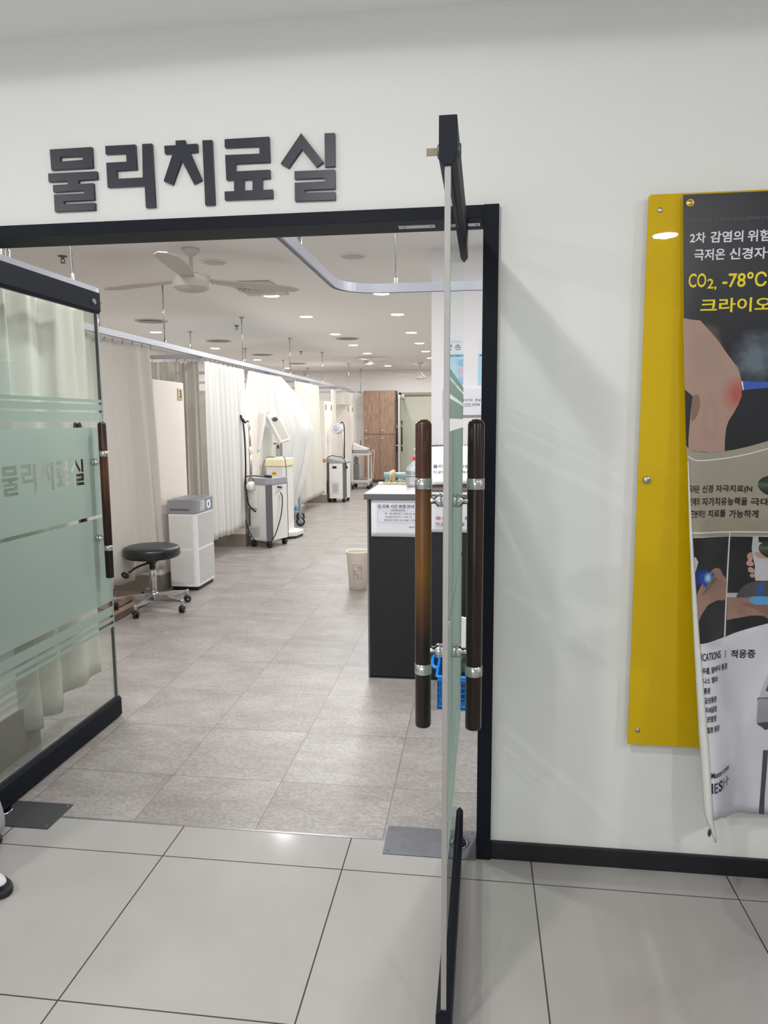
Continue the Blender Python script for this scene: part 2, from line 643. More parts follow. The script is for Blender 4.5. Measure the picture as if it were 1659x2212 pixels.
# ------------------------------------------------------------------ sign letters (x, z on the wall)
SIGN = {'mul': [[(-1.3856, 2.2618), (-1.2471, 2.262), (-1.2475, 2.2019), (-1.3845, 2.2016)], [(-1.3533, 2.2388), (-1.2788, 2.2373), (-1.2782, 2.2264), (-1.353, 2.2244)], [(-1.3957, 2.1911), (-1.2347, 2.1903), (-1.2347, 2.1673), (-1.2969, 2.1667), (-1.2976, 2.1558), (-1.2477, 2.1558), (-1.2481, 2.1065), (-1.3497, 2.1062), (-1.3496, 2.0981), (-1.2466, 2.0977), (-1.2473, 2.0762), (-1.3813, 2.0765), (-1.3811, 2.1275), (-1.2799, 2.1271), (-1.2799, 2.1364), (-1.3825, 2.1352), (-1.3824, 2.1562), (-1.3327, 2.1562), (-1.332, 2.1666), (-1.3961, 2.1667)]], 'ri': [[(-1.2022, 2.2626), (-1.105, 2.262), (-1.1043, 2.1898), (-1.1699, 2.1895), (-1.17, 2.1648), (-1.0853, 2.1649), (-1.0823, 2.262), (-1.0515, 2.262), (-1.0491, 2.0766), (-1.0796, 2.0761), (-1.0802, 2.1412), (-1.2015, 2.1415), (-1.2018, 2.2134), (-1.1355, 2.2136), (-1.1354, 2.2386), (-1.2023, 2.2392)]], 'chi': [[(-0.9751, 2.2664), (-0.9447, 2.266), (-0.9446, 2.2536), (-0.9068, 2.2539), (-0.9071, 2.2309), (-0.9313, 2.2305), (-0.8967, 2.1492), (-0.922, 2.1385), (-0.9583, 2.2093), (-0.9901, 2.1393), (-1.0184, 2.1515), (-0.9854, 2.2304), (-1.011, 2.2306), (-1.0118, 2.2532), (-0.975, 2.253)], [(-0.8904, 2.2625), (-0.8603, 2.262), (-0.858, 2.0754), (-0.8884, 2.0755)]], 'ryo': [[(-0.8205, 2.2621), (-0.6824, 2.262), (-0.6819, 2.1905), (-0.7887, 2.1913), (-0.7889, 2.1684), (-0.6825, 2.1683), (-0.6825, 2.1443), (-0.7074, 2.1438), (-0.7071, 2.1112), (-0.6755, 2.1115), (-0.6756, 2.0867), (-0.826, 2.0876), (-0.8258, 2.112), (-0.7956, 2.1118), (-0.7952, 2.145), (-0.8191, 2.145), (-0.8203, 2.217), (-0.7132, 2.2154), (-0.7132, 2.2371), (-0.8207, 2.2388)], [(-0.764, 2.1442), (-0.7372, 2.144), (-0.7381, 2.112), (-0.7644, 2.1121)]], 'sil': [[(-0.5844, 2.2666), (-0.5184, 2.1824), (-0.54, 2.1691), (-0.5829, 2.222), (-0.6253, 2.17), (-0.649, 2.1844)], [(-0.5136, 2.2622), (-0.483, 2.2616), (-0.4838, 2.1686), (-0.5139, 2.1684)], [(-0.6069, 2.1602), (-0.4839, 2.1592), (-0.4841, 2.1051), (-0.577, 2.1053), (-0.5771, 2.0975), (-0.4842, 2.0962), (-0.484, 2.0739), (-0.6076, 2.0748), (-0.6071, 2.1274), (-0.5152, 2.1275), (-0.515, 2.1375), (-0.6074, 2.138)]]}
SIGN_HOLES = {'mul': [1], 'ryo': [1]}


def polys_mesh(outers, holes, depth):
    """flat outline with holes, filled by a 2-D curve and given a depth; lies in xy"""
    c = bpy.data.curves.new('outline', 'CURVE')
    c.dimensions = '2D'
    c.fill_mode = 'BOTH'
    c.extrude = depth / 2
    for poly in outers + holes:
        sp = c.splines.new('POLY')
        sp.points.add(len(poly) - 1)
        for p, q in zip(sp.points, poly):
            p.co = (q[0], q[1], 0, 1)
        sp.use_cyclic_u = True
    o = bpy.data.objects.new('outline', c)
    COL.objects.link(o)
    dg = bpy.context.evaluated_depsgraph_get()
    me = bpy.data.meshes.new_from_object(o.evaluated_get(dg))
    bpy.data.objects.remove(o)
    return me


NAMES = {'mul': ('first', '물'), 'ri': ('second', '리'), 'chi': ('middle', '치'), 'ryo': ('fourth', '료'), 'sil': ('last', '실')}
for k, polys in SIGN.items():
    hs = SIGN_HOLES.get(k, [])
    cx = sum(p[0] for q in polys for p in q) / sum(len(q) for q in polys)
    sh = lambda q: [(a - cx, b - 2.17) for a, b in q]
    me = polys_mesh([sh(q) for i, q in enumerate(polys) if i not in hs], [sh(polys[i]) for i in hs], .012)
    for v in me.vertices:
        v.co = Vector((v.co.x, -v.co.z, v.co.y))
    o = obj('sign_letter', me, M_letter)
    o.location = (cx, -.0063, 2.17)
    tag(o, 'charcoal sign syllable %s on the white wall, %s of the five over the doorway' % (NAMES[k][1], NAMES[k][0]), 'sign letter', 'raised sign letters over the doorway')

# ------------------------------------------------------------------ glass doors
BANDS = [(.450, .465), (.479, .498), (.509, .551), (.577, .983), (.998, 1.396), (1.422, 1.462), (1.472, 1.499), (1.507, 1.521)]


def rail_profile(z0, z1, flip):
    """patch rail section: a slab whose edge towards the glass is chamfered"""
    t = .0175
    if flip:   # bottom rail, chamfer on top
        return [(-t, z0), (t, z0), (t, z1 - .012), (.008, z1), (-.008, z1), (-t, z1 - .012)]
    return [(-t, z1), (-t, z0 + .012), (-.008, z0), (.008, z0), (t, z0 + .012), (t, z1)]


def glass_door(name, label, loc, rz, side, L, hx, glyphs, bars):
    """hinge line at local x=0, leaf along +x, outer face on local y = side"""
    t = thing(name, label, 'door', loc, rz, kind='structure')
    obj('glass_pane', box(-.05, L - .004, -.006, .006, .09, 1.916), M_glass, t)
    obj('glass_edge', box(L - (.0038 if bars == 'right' else .013), L, -.0062, .0062, .098, 1.912), M_edge, t, .0015)
    if bars == 'left':
        obj('edge_seal', box(L - .0165, L - .0132, -.0064, .0064, .098, 1.912), M_black, t)
    for nm, z0, z1, fl in (('bottom_rail', .008, .101, True), ('top_rail', 1.907, 1.999, False)):
        b = bmesh.new()
        Mx = Matrix(((0, 0, 1, 0), (1, 0, 0, 0), (0, 1, 0, 0), (0, 0, 0, 1)))
        prism(b, rail_profile(z0, z1, fl), -.055, L + .004, Mx)
        r = obj(nm, b, M_frame, t, .0012)
        if nm == 'top_rail':
            for s in (-1, 1):
                b = bmesh.new()
                Mc = Matrix.Translation((L - .055, s * .0172, 1.953)) @ Matrix.Rotation(-s * PI / 2, 4, 'X')
                lathe(b, [(.0145, 0), (.0145, .004), (.012, .0065), (0, .0065)], (0, 0, 0), 24, Mc)
                lk = obj('lock_cylinder', b, mat('lock_grey', (112, 112, 108), .4, .6), r)
            b = box(L - .0565, L - .0535, side * -.046, side * -.0235, 1.946, 1.96)
            if bars == 'right':
                obj('key', b, mat('key_brass', (120, 112, 96), .35, .9), r)
    # frosted film on the outer face, with the clear stripes and the cut out letters
    yf = side * .0068
    b = bmesh.new()
    outs = []
    for z0, z1 in BANDS:
        if glyphs and z0 == .998:
            continue
        bx(b, -.03, L - .006, yf - .0002, yf + .0002, z0, z1)
    me_list = []
    if glyphs:
        oy = []
        mp = lambda q: [(.682 + .606 * (p[0] + .483), 1.147 + (p[1] - 2.075) * .6) for p in q]
        for k, polys in SIGN.items():
            hs = SIGN_HOLES.get(k, [])
            for i, q in enumerate(polys):
                oy.append((mp(q), i in hs))
        me = polys_mesh([[(-.03, .998), (L - .006, .998), (L - .006, 1.396), (-.03, 1.396)]] + [q for q, h in oy if h], [q for q, h in oy if not h], .0004)
        for v in me.vertices:
            v.co = Vector((v.co.x, yf + v.co.z, v.co.y))
        b.from_mesh(me)
        bpy.data.meshes.remove(me)
    obj('frosted_film', b, M_film, t, label='frosted film with clear stripes%s' % (' and cut out lettering' if glyphs else ''))
    # pull bars both sides
    z0, z1 = .712, 1.417
    for s in (-1, 1):
        amber_mid = (bars == 'right' and s == -1) or (bars == 'left')
        b = bmesh.new()
        lathe(b, [(0, z0), (.0165, z0), (.0185, z0 + .004), (.0185, z1 - .008), (.016, z1 - .002), (.009, z1 + .003), (0, z1 + .004)], (hx, s * .058, 0), 32)
        hb = obj('pull_bar', b, M_bar_amber if (bars == 'right' and s == -1) else (M_bar_mid if bars == 'left' else M_bar_dark), t)
        for zr in (.851, 1.279):
            b = bmesh.new()
            lathe(b, [(.0175, zr - .0125), (.0196, zr - .0115), (.0196, zr + .0115), (.0175, zr + .0125)], (hx, s * .058, 0), 32)
            obj('ring', b, M_chrome, hb)
        for zs in (.895, 1.241):
            b = bmesh.new()
            Mc = Matrix.Translation((hx, 0, zs)) @ Matrix.Rotation(-s * PI / 2, 4, 'X')
            lathe(b, [(0, .006), (.0155, .006), (.0155, .0145), (.0148, .015), (.0148, .0155), (.0155, .016), (.0155, .026), (.008, .031), (.008, .042)], (0, 0, 0), 24, Mc)
            obj('standoff', b, M_chrome, hb)
    return t


M_bar_dark = bar_material('dark_lacquered_wood', [(0, (34, 22, 20)), (.5, (44, 28, 24)), (1, (40, 26, 22))], .71, 1.42)
M_bar_amber = bar_material('amber_lacquered_wood', [(0, (34, 24, 22)), (.3, (40, 27, 22)), (.52, (122, 82, 30)), (.72, (112, 72, 32)), (.85, (80, 47, 32)), (1, (72, 42, 32))], .71, 1.42)
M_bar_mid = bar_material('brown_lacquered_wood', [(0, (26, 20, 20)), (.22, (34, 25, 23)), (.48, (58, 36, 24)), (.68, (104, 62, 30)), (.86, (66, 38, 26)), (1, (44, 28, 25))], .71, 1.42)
glass_door('door_1', 'glass door with dark rails swung out into the corridor, seen edge on', (-.109, .06, 0), math.radians(-90.57), 1, .811, .68, False, 'right')
glass_door('door_2', 'glass door with frosted film swung into the room at the left', (-1.78, .06, 0), math.radians(90.0), -1, .880, .765, True, 'left')

# ================================================================== ceiling lamps
def downlight(name, label, x, y, z, r, watts, group, glow=True):
    t = thing(name, label, 'ceiling light', (x, y, z), 0, group)
    b = bmesh.new()
    lathe(b, [(r + .012, 0), (r + .011, -.004), (r + .003, -.0055), (r, -.004), (r, 0)], (0, 0, 0), 36)
    obj('trim_ring', b, M_ring, t)
    b = bmesh.new()
    lathe(b, [(0, -.0058), (r * .96, -.0056), (r, -.0045)], (0, 0, 0), 36)
    obj('diffuser', b, M_emit, t)
    return t


def lamp(x, y, z, watts, kind, ang=176.0):
    """the light a downlight or an added fill gives off"""
    if kind == 'SPOT':
        l = bpy.data.lights.new('downlight_or_fill_beam', 'SPOT')
        l.spot_size = math.radians(ang)
        l.spot_blend = .03
        l.shadow_soft_size = .018
        l.color = (1.0, .985, .992)
    else:
        l = bpy.data.lights.new('downlight_or_fill_beam', 'AREA')
        l.shape = 'DISK'
        l.size = .15
        l.color = ROOM_TINT if kind == 'AREA' else (1.0, .985, .992)
    l.energy = watts
    o = bpy.data.objects.new('downlight_or_fill_beam', l)
    o.location = (x, y, z)
    COL.objects.link(o)
    return o


ORD = ['first', 'second', 'third', 'fourth', 'fifth', 'sixth', 'seventh', 'eighth']
rows = [(-.95, [4.52, 5.84, 7.5, 8.84, 10.14, 11.45, 13.2], 'along the right side of the aisle'),
        (-1.975, [4.47, 5.84, 7.5, 8.91, 10.32, 11.7, 13.2], 'over the middle of the aisle'),
        (-4.22, [4.7, 6.87, 9.0, 11.22, 13.38], 'over the curtained bays')]
first = None
for x, ys, where in rows:
    for i, y in enumerate(ys):
        if where.startswith('over the middle') and i == 5:
            continue
        lb = 'round lit downlight %s, %s one counted from the doorway' % (where, ORD[i])
        if first is None:
            first = downlight('ceiling_downlight', lb, x, y, CR, .072, ROOM_LAMP, 'lit downlights in the treatment room ceiling')
        else:
            dup(first, (x, y, CR), lb)
        lamp(x, y, CR - .012, ROOM_LAMP * (.75 if x < -3 else 1 if y < 7 else 1.15), 'AREA')
# unseen lights with no fixture; the first three added to brighten the doorway side
for x, y, e in ((-1.975, 1.1, 2.6), (-.95, 1.1, 1.0), (.25, 1.3, 1.7), (1.0, 5.0, 1.0), (-3.9, 1.9, 1.0), (-3.2, 12.3, .6)):
    lamp(x, y, CR - .012, ROOM_LAMP * e, 'AREA')
for (x, y, e, ang), lb in zip(((1.116, -2.81, .8, 177.2), (-.62, -1.6, 1.0, 175.4), (-2.5, -1.75, .9, 175.6), (-1.1, -3.4, .6, 177.6), (2.3, -1.75, .45, 175.6)),
                              ('over the banner side of the hall', 'in front of the sign letters', 'near the left end of the hall', 'behind the viewer', 'added as fill near the right end of the hall')):  # the last one is an added fill that evens out the right side
    downlight('corridor_downlight', 'round corridor downlight ' + lb, x, y, CH, .078, 0, 'corridor downlights')
    lamp(x, y, CH - .010, HALL_SPOT * e, 'SPOT', ang)
    lamp(x, y, CH - .010, HALL_AREA, 'HALL')
# made-up window behind the viewer, added to brighten the corridor ceiling and wall
wn_ = thing('fill_window_1', 'added fill light window behind the viewer', 'window', (-1.9, -5.1, 1.15), kind='structure')
b = bmesh.new()
for x0, x1, z0, z1 in ((-2.0, -1.94, -.9, .9), (1.94, 2.0, -.9, .9), (-2.0, 2.0, -.9, -.84), (-2.0, 2.0, .84, .9), (-.03, .03, -.9, .9)):
    bx(b, x0, x1, -.06, .05, z0, z1)
obj('fill_window_frame', b, M_alu, wn_)
obj('pane', box(-1.94, 1.94, -.045, -.04, -.84, .84), mat('fill_glow_pane', (235, 240, 246), .2, emit=2.2), wn_)
l = bpy.data.lights.new('window_fill_light', 'AREA')
l.shape = 'RECTANGLE'
l.size, l.size_y = 3.85, 1.65
l.energy = HALL_FILL
l.color = (.97, .985, 1.0)
o = bpy.data.objects.new('window_fill_light', l)
o.location = (-1.9, -5.05, 1.15)
o.rotation_euler = (PI / 2, 0, 0)
COL.objects.link(o)

# ------------------------------------------------------------------ vents, sprinklers, fans
def round_vent(x, y, r, label, dark):
    t = thing('ceiling_vent', label, 'vent', (x, y, CR), 0, 'round ceiling vents')
    b = bmesh.new()
    lathe(b, [(r, 0), (r * .97, -.008), (r * .86, -.010), (r * .80, -.004), (r * .80, 0)], (0, 0, 0), 40)
    obj('rim', b, M_ring if dark else M_vent, t)
    b = bmesh.new()
    if dark:
        lathe(b, [(0, -.0035), (r * .70, -.0035), (r * .8, -.0012)], (0, 0, 0), 40)
        obj('louvre', b, M_vent, t)
    else:
        for k in range(3):
            a = r * (.22 + .2 * k)
            lathe(b, [(a, -.0015), (a + .02, -.012), (a + .028, -.012), (a + .012, -.0015)], (0, 0, 0), 36)
        lathe(b, [(0, -.0015), (r * .8, -.0015)], (0, 0, 0), 36)
        obj('louvre', b, M_ventdark, t)
    return t
round_vent(-1.981, 3.018, .105, 'plain round ceiling vent just beyond the nearest ceiling fan', True)
round_vent(-.947, 2.992, .105, 'plain round ceiling vent right of the aisle near the doorway', True)
for (x, y), lb in zip(((-3.815, 5.88), (-3.79, 8.0), (-3.82, 10.22), (-3.7, 12.23)), ('nearest', 'second nearest', 'third nearest', 'farthest')):
    round_vent(x, y, .19, '%s round air diffuser over the curtained bays' % lb, False)
round_vent(-1.912, 8.04, .17, 'round air diffuser over the aisle beyond the square one', False)
t = thing('square_diffuser', 'square air diffuser with a round louvre over the aisle', 'vent', (-1.98, 4.08, CR))
obj('plate', box(-.19, .19, -.33, .33, -.012, 0), M_vent, t, .004)
b = bmesh.new()
for k in range(3):
    a = .05 + .045 * k
    lathe(b, [(a, -.012), (a + .02, -.026), (a + .03, -.026), (a + .012, -.012)], (0, 0, 0), 36)
obj('louvre', b, M_vent, t)
b = bmesh.new()
lathe(b, [(0, -.0132), (.155, -.0132), (.165, -.0118)], (0, 0, 0), 36)
obj('slot', b, M_ventdark, t)
spr = None
for (x, y), lb in zip(((-2.965, 2.683), (-2.986, 6.438), (-3.016, 9.777)), ('nearest', 'middle', 'farthest')):
    t = thing('fire_sprinkler', '%s of the small dark sprinkler heads on the ceiling' % lb, 'sprinkler', (x, y, CR), 0, 'sprinkler heads')
    b = bmesh.new()
    lathe(b, [(0, 0), (.032, 0), (.03, -.006), (.012, -.008), (.010, -.022), (0, -.022)], (0, 0, 0), 18)
    obj('escutcheon', b, M_dgplastic, t)
    b = bmesh.new()
    for s in (-1, 1):
        tube(b, curve_pts([(s * .008, 0, -.02), (s * .014, 0, -.032), (s * .004, 0, -.046)], 4), .003, 6)
    lathe(b, [(0, -.046), (.018, -.047), (.018, -.049), (0, -.05)], (0, 0, 0), 14)
    obj('head', b, M_dgplastic, t)


M_fan = mat('white_fan_enamel', (214, 208, 200), .45)
M_blade = mat('fan_blade_grey', (196, 190, 183), .55)
def ceiling_fan(name, label, x, y, drop, R_, rot, slim):
    t = thing(name, label, 'fan', (x, y, CR), rot)
    b = bmesh.new()
    lathe(b, [(0, 0), (.06, 0), (.056, -.02), (.03, -.045), (.013, -.05), (.013, -drop + .07), (0, -drop + .07)], (0, 0, 0), 24)
    obj('downrod', b, M_fan, t)
    b = bmesh.new()
    if slim:
        lathe(b, [(.0, .10), (.03, .095), (.045, .03), (.085, 0), (.098, -.015), (.098, -.045), (.06, -.062), (0, -.066)], (0, 0, -drop), 32)
    else:
        lathe(b, [(0, .07), (.05, .068), (.075, .05), (.122, .045), (.125, .035), (.125, -.028), (.118, -.034), (0, -.036)], (0, 0, -drop), 40)
    obj('motor_housing', b, M_fan, t, smooth=False)
    if not slim:
        b = bmesh.new()
        lathe(b, [(.112, -.0345), (.10, -.046), (.06, -.056), (0, -.058)], (0, 0, -drop), 40)
        obj('light_cover', b, M_vent, t)
    for k in range(3):
        a = 2 * PI * k / 3
        Mx = Matrix.Rotation(a, 4, 'Z') @ Matrix.Translation((0, 0, -drop + .025)) @ Matrix.Rotation(math.radians(-4), 4, 'X')
        b = bmesh.new()
        n = 14
        lead, trail = [], []
        for i in range(n + 1):
            s = i / n
            xx = .10 + s * (R_ - .10)
            w = .05 + .03 * math.sin(PI * min(1, s * 1.25) * .5) - (.05 * max(0, s - .88) / .12)
            lead.append((xx, w * .8 + .02 * math.sin(s * PI)))
            trail.append((xx, -w))
        prism(b, lead + trail[::-1], -.004, .004, Mx)
        obj('blade', b, M_blade if not slim else M_fan, t, .002)
    return t
ceiling_fan('ceiling_fan', 'nearest white ceiling fan with three grey blades and a flat round hub', -2.0, 2.62, .225, .80, math.radians(41), False)
ceiling_fan('ceiling_fan', 'small white ceiling fan in front of the far glass door', -1.229, 12.5, .27, .62, math.radians(-25), True)
ceiling_fan('ceiling_fan', 'tiny white ceiling fan half way down the room ceiling', -2.05, 10.95, .10, .36, math.radians(20), True)

# ================================================================== curtain rails
def rail_mesh(path, z0, z1, w=.0125):
    """aluminium curtain track swept along a flat path"""
    P = [Vector((p[0], p[1], 0)) for p in path]
    b = bmesh.new()
    prof = [(-w, z1), (w, z1), (w, z0), (w - .004, z0), (w - .004, z0 + .006), (-w + .004, z0 + .006), (-w + .004, z0), (-w, z0)]
    rings = []
    for i, p in enumerate(P):
        d = (P[min(i + 1, len(P) - 1)] - P[max(i - 1, 0)]).normalized()
        nrm = Vector((-d.y, d.x, 0))
        rings.append([b.verts.new(p + nrm * q[0] + Vector((0, 0, q[1]))) for q in prof])
    for a, c in zip(rings, rings[1:]):
        for k in range(len(prof)):
            b.faces.new((a[k], a[(k + 1) % len(prof)], c[(k + 1) % len(prof)], c[k]))
    b.faces.new(rings[0]); b.faces.new(rings[-1][::-1])
    return b


def rail(name, label, path, z0, z1, rods, group='ceiling hung curtain rails'):
    t = thing(name, label, 'curtain rail', (0, 0, 0), 0, group)
    obj('track', rail_mesh(path, z0, z1), M_alu, t)
    for x, y in rods:
        b = bmesh.new()
        tube(b, [(x, y, z1 + .028), (x, y, CR - .004)], .0065, 10)
        h = obj('hanger_rod', b, M_chrome, t)
        b = bmesh.new()
        lathe(b, [(.011, 0), (.011, .03), (.0065, .034)], (x, y, z1 - .003), 14)
        obj('rod_socket', b, M_steel, h)
        b = bmesh.new()
        lathe(b, [(.0065, -.022), (.012, -.02), (.036, -.003), (.036, 0)], (x, y, CR), 20)
        obj('ceiling_flange', b, M_steel, h)
    return t


def arc(cx, cy, r, a0, a1, n=10):
    return [(cx + r * math.cos(math.radians(a0 + (a1 - a0) * k / n)), cy + r * math.sin(math.radians(a0 + (a1 - a0) * k / n))) for k in range(n + 1)]

rail('curtain_rail', 'long straight curtain rail running down the left row of bays to the oak cabinet', [(-2.7, 1.9), (-2.7, 14.12)], 2.040, 2.085,
     [(-2.7, y) for y in (3.72, 5.77, 7.85, 9.98, 12.5, 14.05)])
rail('curtain_rail', 'rounded bare curtain rail above the reception counter', [(-.735, .17), (-.735, 1.17)] + arc(-.535, 1.18, .2, 180, 90, 12) + [(-.50, 1.38), (RX1 + 1.4, 1.38)], 2.040, 2.082,
     [(-.46, 1.38), (-.735, .55), (.9, 1.38)])
rail('curtain_rail', 'curtain rail with a curled end above the left glass door', [(-1.98, .3), (-1.98, 1.27)] + arc(-2.1, 1.28, .12, 0, 90, 10) + [(-2.2, 1.40), (RX0 + .02, 1.40)], 2.045, 2.092,
     [(-1.98, 1.10), (-1.98, .62), (-1.98, .53)])
for y, lb in ((4.6, 'nearest'), (6.88, 'second'), (9.1, 'third'), (11.38, 'fourth'), (13.38, 'farthest')):
    rail('cross_rail', '%s short cross rail between two curtained bays' % lb, [(-2.72, y), (RX0 + .02, y)], 2.030, 2.068, [(-3.76, y + .05 if False else y)], 'cross rails between the bays')

# ================================================================== bay partitions
def pier(y0, y1, label, plates, orange=False):
    t = thing('bay_partition', label, 'partition', (0, 0, 0), 0, 'cream partitions between the bays')
    H = 1.765
    obj('panel', box(-4.6, -2.682, y0, y1, .14, H), M_partition, t, .004)
    obj('base', box(-4.6, -2.676, y0 - .006, y1 + .006, 0, .14), M_kick, t, .003)
    if orange:
        obj('rail_cap', box(-2.9, -2.674, y0 - .012, y0 + .03, .72, .77), mat('orange_wood', (196, 132, 96), .5), t, .003)
    for py, dig in plates:
        pl = obj('number_plate', box(-2.682, -2.674, py - .048, py + .048, 1.612, 1.712), mat('brass_plate', (196, 180, 140), .45, .2), t, .002,
                 label='number plate reading 3' if dig else None)
        if dig:
            me = text_mesh(dig, (py - .022, py + .022, 1.628, 1.695), lambda u, v: (-2.6735, u, v), .02)
            obj('number', me, M_ink, pl)
        else:
            obj('plate_face', box(-2.6742, -2.6732, py - .026, py + .026, 1.626, 1.698), mat('plate_dark_face', (112, 98, 74), .5), pl)
    return t
pier(3.41, 4.03, 'cream partition with plate 3, beside the air purifier', [(3.94, '3')])
pier(5.62, 6.28, 'cream partition behind the twin panel laser machine', [])
pier(7.83, 8.45, 'cream partition behind the blue wheeled bed', [])
pier(10.04, 10.66, 'cream partition behind the round headed heat machine', [(10.12, ''), (10.58, '')], True)
pier(12.2, 12.88, 'cream partition behind the small white trolley', [(12.29, ''), (12.78, '')])
struct('trim_2', box(-2.70, -2.615, 1.2, 3.40, 0, .004), M_darkwood, 'dark wood strip edging the bay floor behind the stool', 'floor strip')
struct('floor_bay', box(-5.0, -2.70, .7, 3.40, 0, .003), M_bayfloor, 'brown wood look floor inside the nearest bay', 'floor')

# ================================================================== curtains
def fold(u, n, ph, seed):
    return math.sin(2 * PI * n * u + ph + .9 * math.sin(2 * PI * u * 1.7 + seed)) + .35 * math.sin(2 * PI * n * 1.93 * u + seed * 2.3)


def curtain(label, path, z1, zb, n, amp, seed, m, hooks=True, flare=None, group='hospital curtains on the bay rails', nu=None, shape=None):
    """cloth hung along a path; zb(u) gives the hem height, flare(u, v) an extra push (dx, dy)"""
    P = [Vector((p[0], p[1], 0)) for p in path]
    ls = [0]
    for a, c in zip(P, P[1:]):
        ls.append(ls[-1] + (c - a).length)
    def at(s):
        s = s * ls[-1]
        for i in range(len(P) - 1):
            if s <= ls[i + 1] or i == len(P) - 2:
                f = (s - ls[i]) / max(1e-9, ls[i + 1] - ls[i])
                d = (P[i + 1] - P[i]).normalized()
                return P[i].lerp(P[i + 1], f), Vector((d.y, -d.x, 0))
    b = bmesh.new()
    nu = nu or int(n * 16)
    nv = 26
    G = []
    uv = []
    for i in range(nu + 1):
        u = i / nu
        p, nr = at(u)
        col = []
        for j in range(nv + 1):
            v = j / nv
            a = amp * (.45 + .75 * v)
            d = fold(u + .012 * math.sin(v * 3 + seed), n, 0, seed) * a
            d += .012 * v * math.sin(3.1 * v + seed + 5 * u)
            q = p + nr * d
            z = z1 + (zb(u) - z1) * v
            if v == 0:
                z -= .006 * abs(math.sin(2 * PI * n * u))
            if flare:
                f = flare(u, v)
                q = q + Vector((f[0], f[1], 0))
            col.append(b.verts.new((q.x, q.y, z)))
        G.append(col)
    for i in range(nu):
        for j in range(nv):
            f = b.faces.new((G[i][j], G[i + 1][j], G[i + 1][j + 1], G[i][j + 1]))
            f.smooth = True
    o = obj('curtain', b, m)
    so = o.modifiers.new('thickness', 'SOLIDIFY')
    so.thickness = .0016
    tag(o, label, 'curtain', group)
    if hooks:
        L = ls[-1]
        k = max(3, int(L / .12))
        base = None
        for i in range(k + 1):
            p, nr = at(min(.995, max(.005, i / k)))
            if base is None:
                hb = bmesh.new()
                tube(hb, curve_pts([(0, 0, .027), (.004, 0, .02), (-.003, 0, .008), (0, 0, -.012)], 3), .0022, 5)
                base = obj('hook', hb, M_dgplastic, o)
                h = base
            else:
                h = base.copy()
                COL.objects.link(h)
            h.location = (p.x, p.y, z1)
    return o

curtain('cream curtain hanging behind the left glass door, closest to the doorway', [(-1.98, .20), (-1.98, 1.17)], 2.02,
        lambda u: .155 - .06 * math.sin(PI * min(1, u * 1.2)) + .04 * max(0, u - .7) * 3, 4, .038, 1.3, M_cur)
curtain('cream curtain behind the black stool, left of the air purifier', [(-2.75, 1.95), (-2.75, 2.95), (-2.675, 3.40)], 2.012,
        lambda u: .24 - .05 * u + .012 * math.sin(9 * u), 5, .026, 2.2, M_cur2,
        flare=lambda u, v: (.03 * v * u, .08 * v * u - .05 * u))
curtain('short valance curtain over the partition with plate 3', [(-3.6, 4.60), (-2.98, 4.60)], 2.005,
        lambda u: 1.80 + .02 * math.sin(7 * u), 6, .018, .7, M_cur2, group='curtains on the cross rails')
curtain('beige gathered curtain just right of the plate 3 partition', [(-2.96, 4.58), (-2.74, 4.56)], 2.0,
        lambda u: .26, 3, .022, 3.4, M_cur2, group='curtains on the cross rails')
curtain('bright white curtain behind the air purifier, left of the laser machine', [(-2.70, 4.62), (-2.70, 5.80)], 2.010,
        lambda u: .245 - .03 * u + .01 * math.sin(11 * u), 9, .022, 4.1, M_cur3,
        flare=lambda u, v: (.02 * v, -.03 * v + .08 * v * u))
R4 = [(-2.66, 2.01), (-2.47, 1.80), (-2.30, 1.51), (-2.22, 1.297), (-2.245, 1.115), (-2.29, .87), (-2.39, .562), (-2.54, .23)]
def bulge(u, v):
    z = 2.01 + (.23 - 2.01) * v
    for (xa, za), (xb, zb_) in zip(R4, R4[1:]):
        if z >= zb_ or zb_ == .23:
            x = xa + (xb - xa) * min(1, max(0, (za - z) / (za - zb_)))
            break
    s = max(0, (u - .25) / .75)
    return ((x + 2.70) * (s ** 1.5) + .03 * v * s - .075 * min(1, v * 4) * max(0, 1 - u / .4), -.10 * v * u)
curtain('white curtain billowing out into the aisle over the laser machine', [(-2.70, 5.98), (-2.70, 7.20)], 2.010,
        lambda u: .26 - .03 * u, 7, .016, 5.2, M_cur3, flare=bulge, nu=150)
curtain('white curtain right of the billowing one, before the heat machine', [(-2.70, 8.05), (-2.70, 9.72)], 2.005,
        lambda u: .185 + .03 * u, 10, .024, 6.4, M_cur, flare=lambda u, v: (.04 * v, .0))
curtain('narrow greenish cream curtain behind the round lamp head', [(-2.72, 10.72), (-2.72, 11.2)], 2.0,
        lambda u: .30, 4, .022, 7.7, M_cur, flare=lambda u, v: (.0, -.05 * v + .08 * v * u))
curtain('short knotted up curtain left of the oak cabinet', [(-2.70, 11.75), (-2.70, 12.9)], 2.0,
        lambda u: 1.735, 6, .03, 8.9, M_cur, flare=lambda u, v: (0, -.25 * v * (1 - u)))

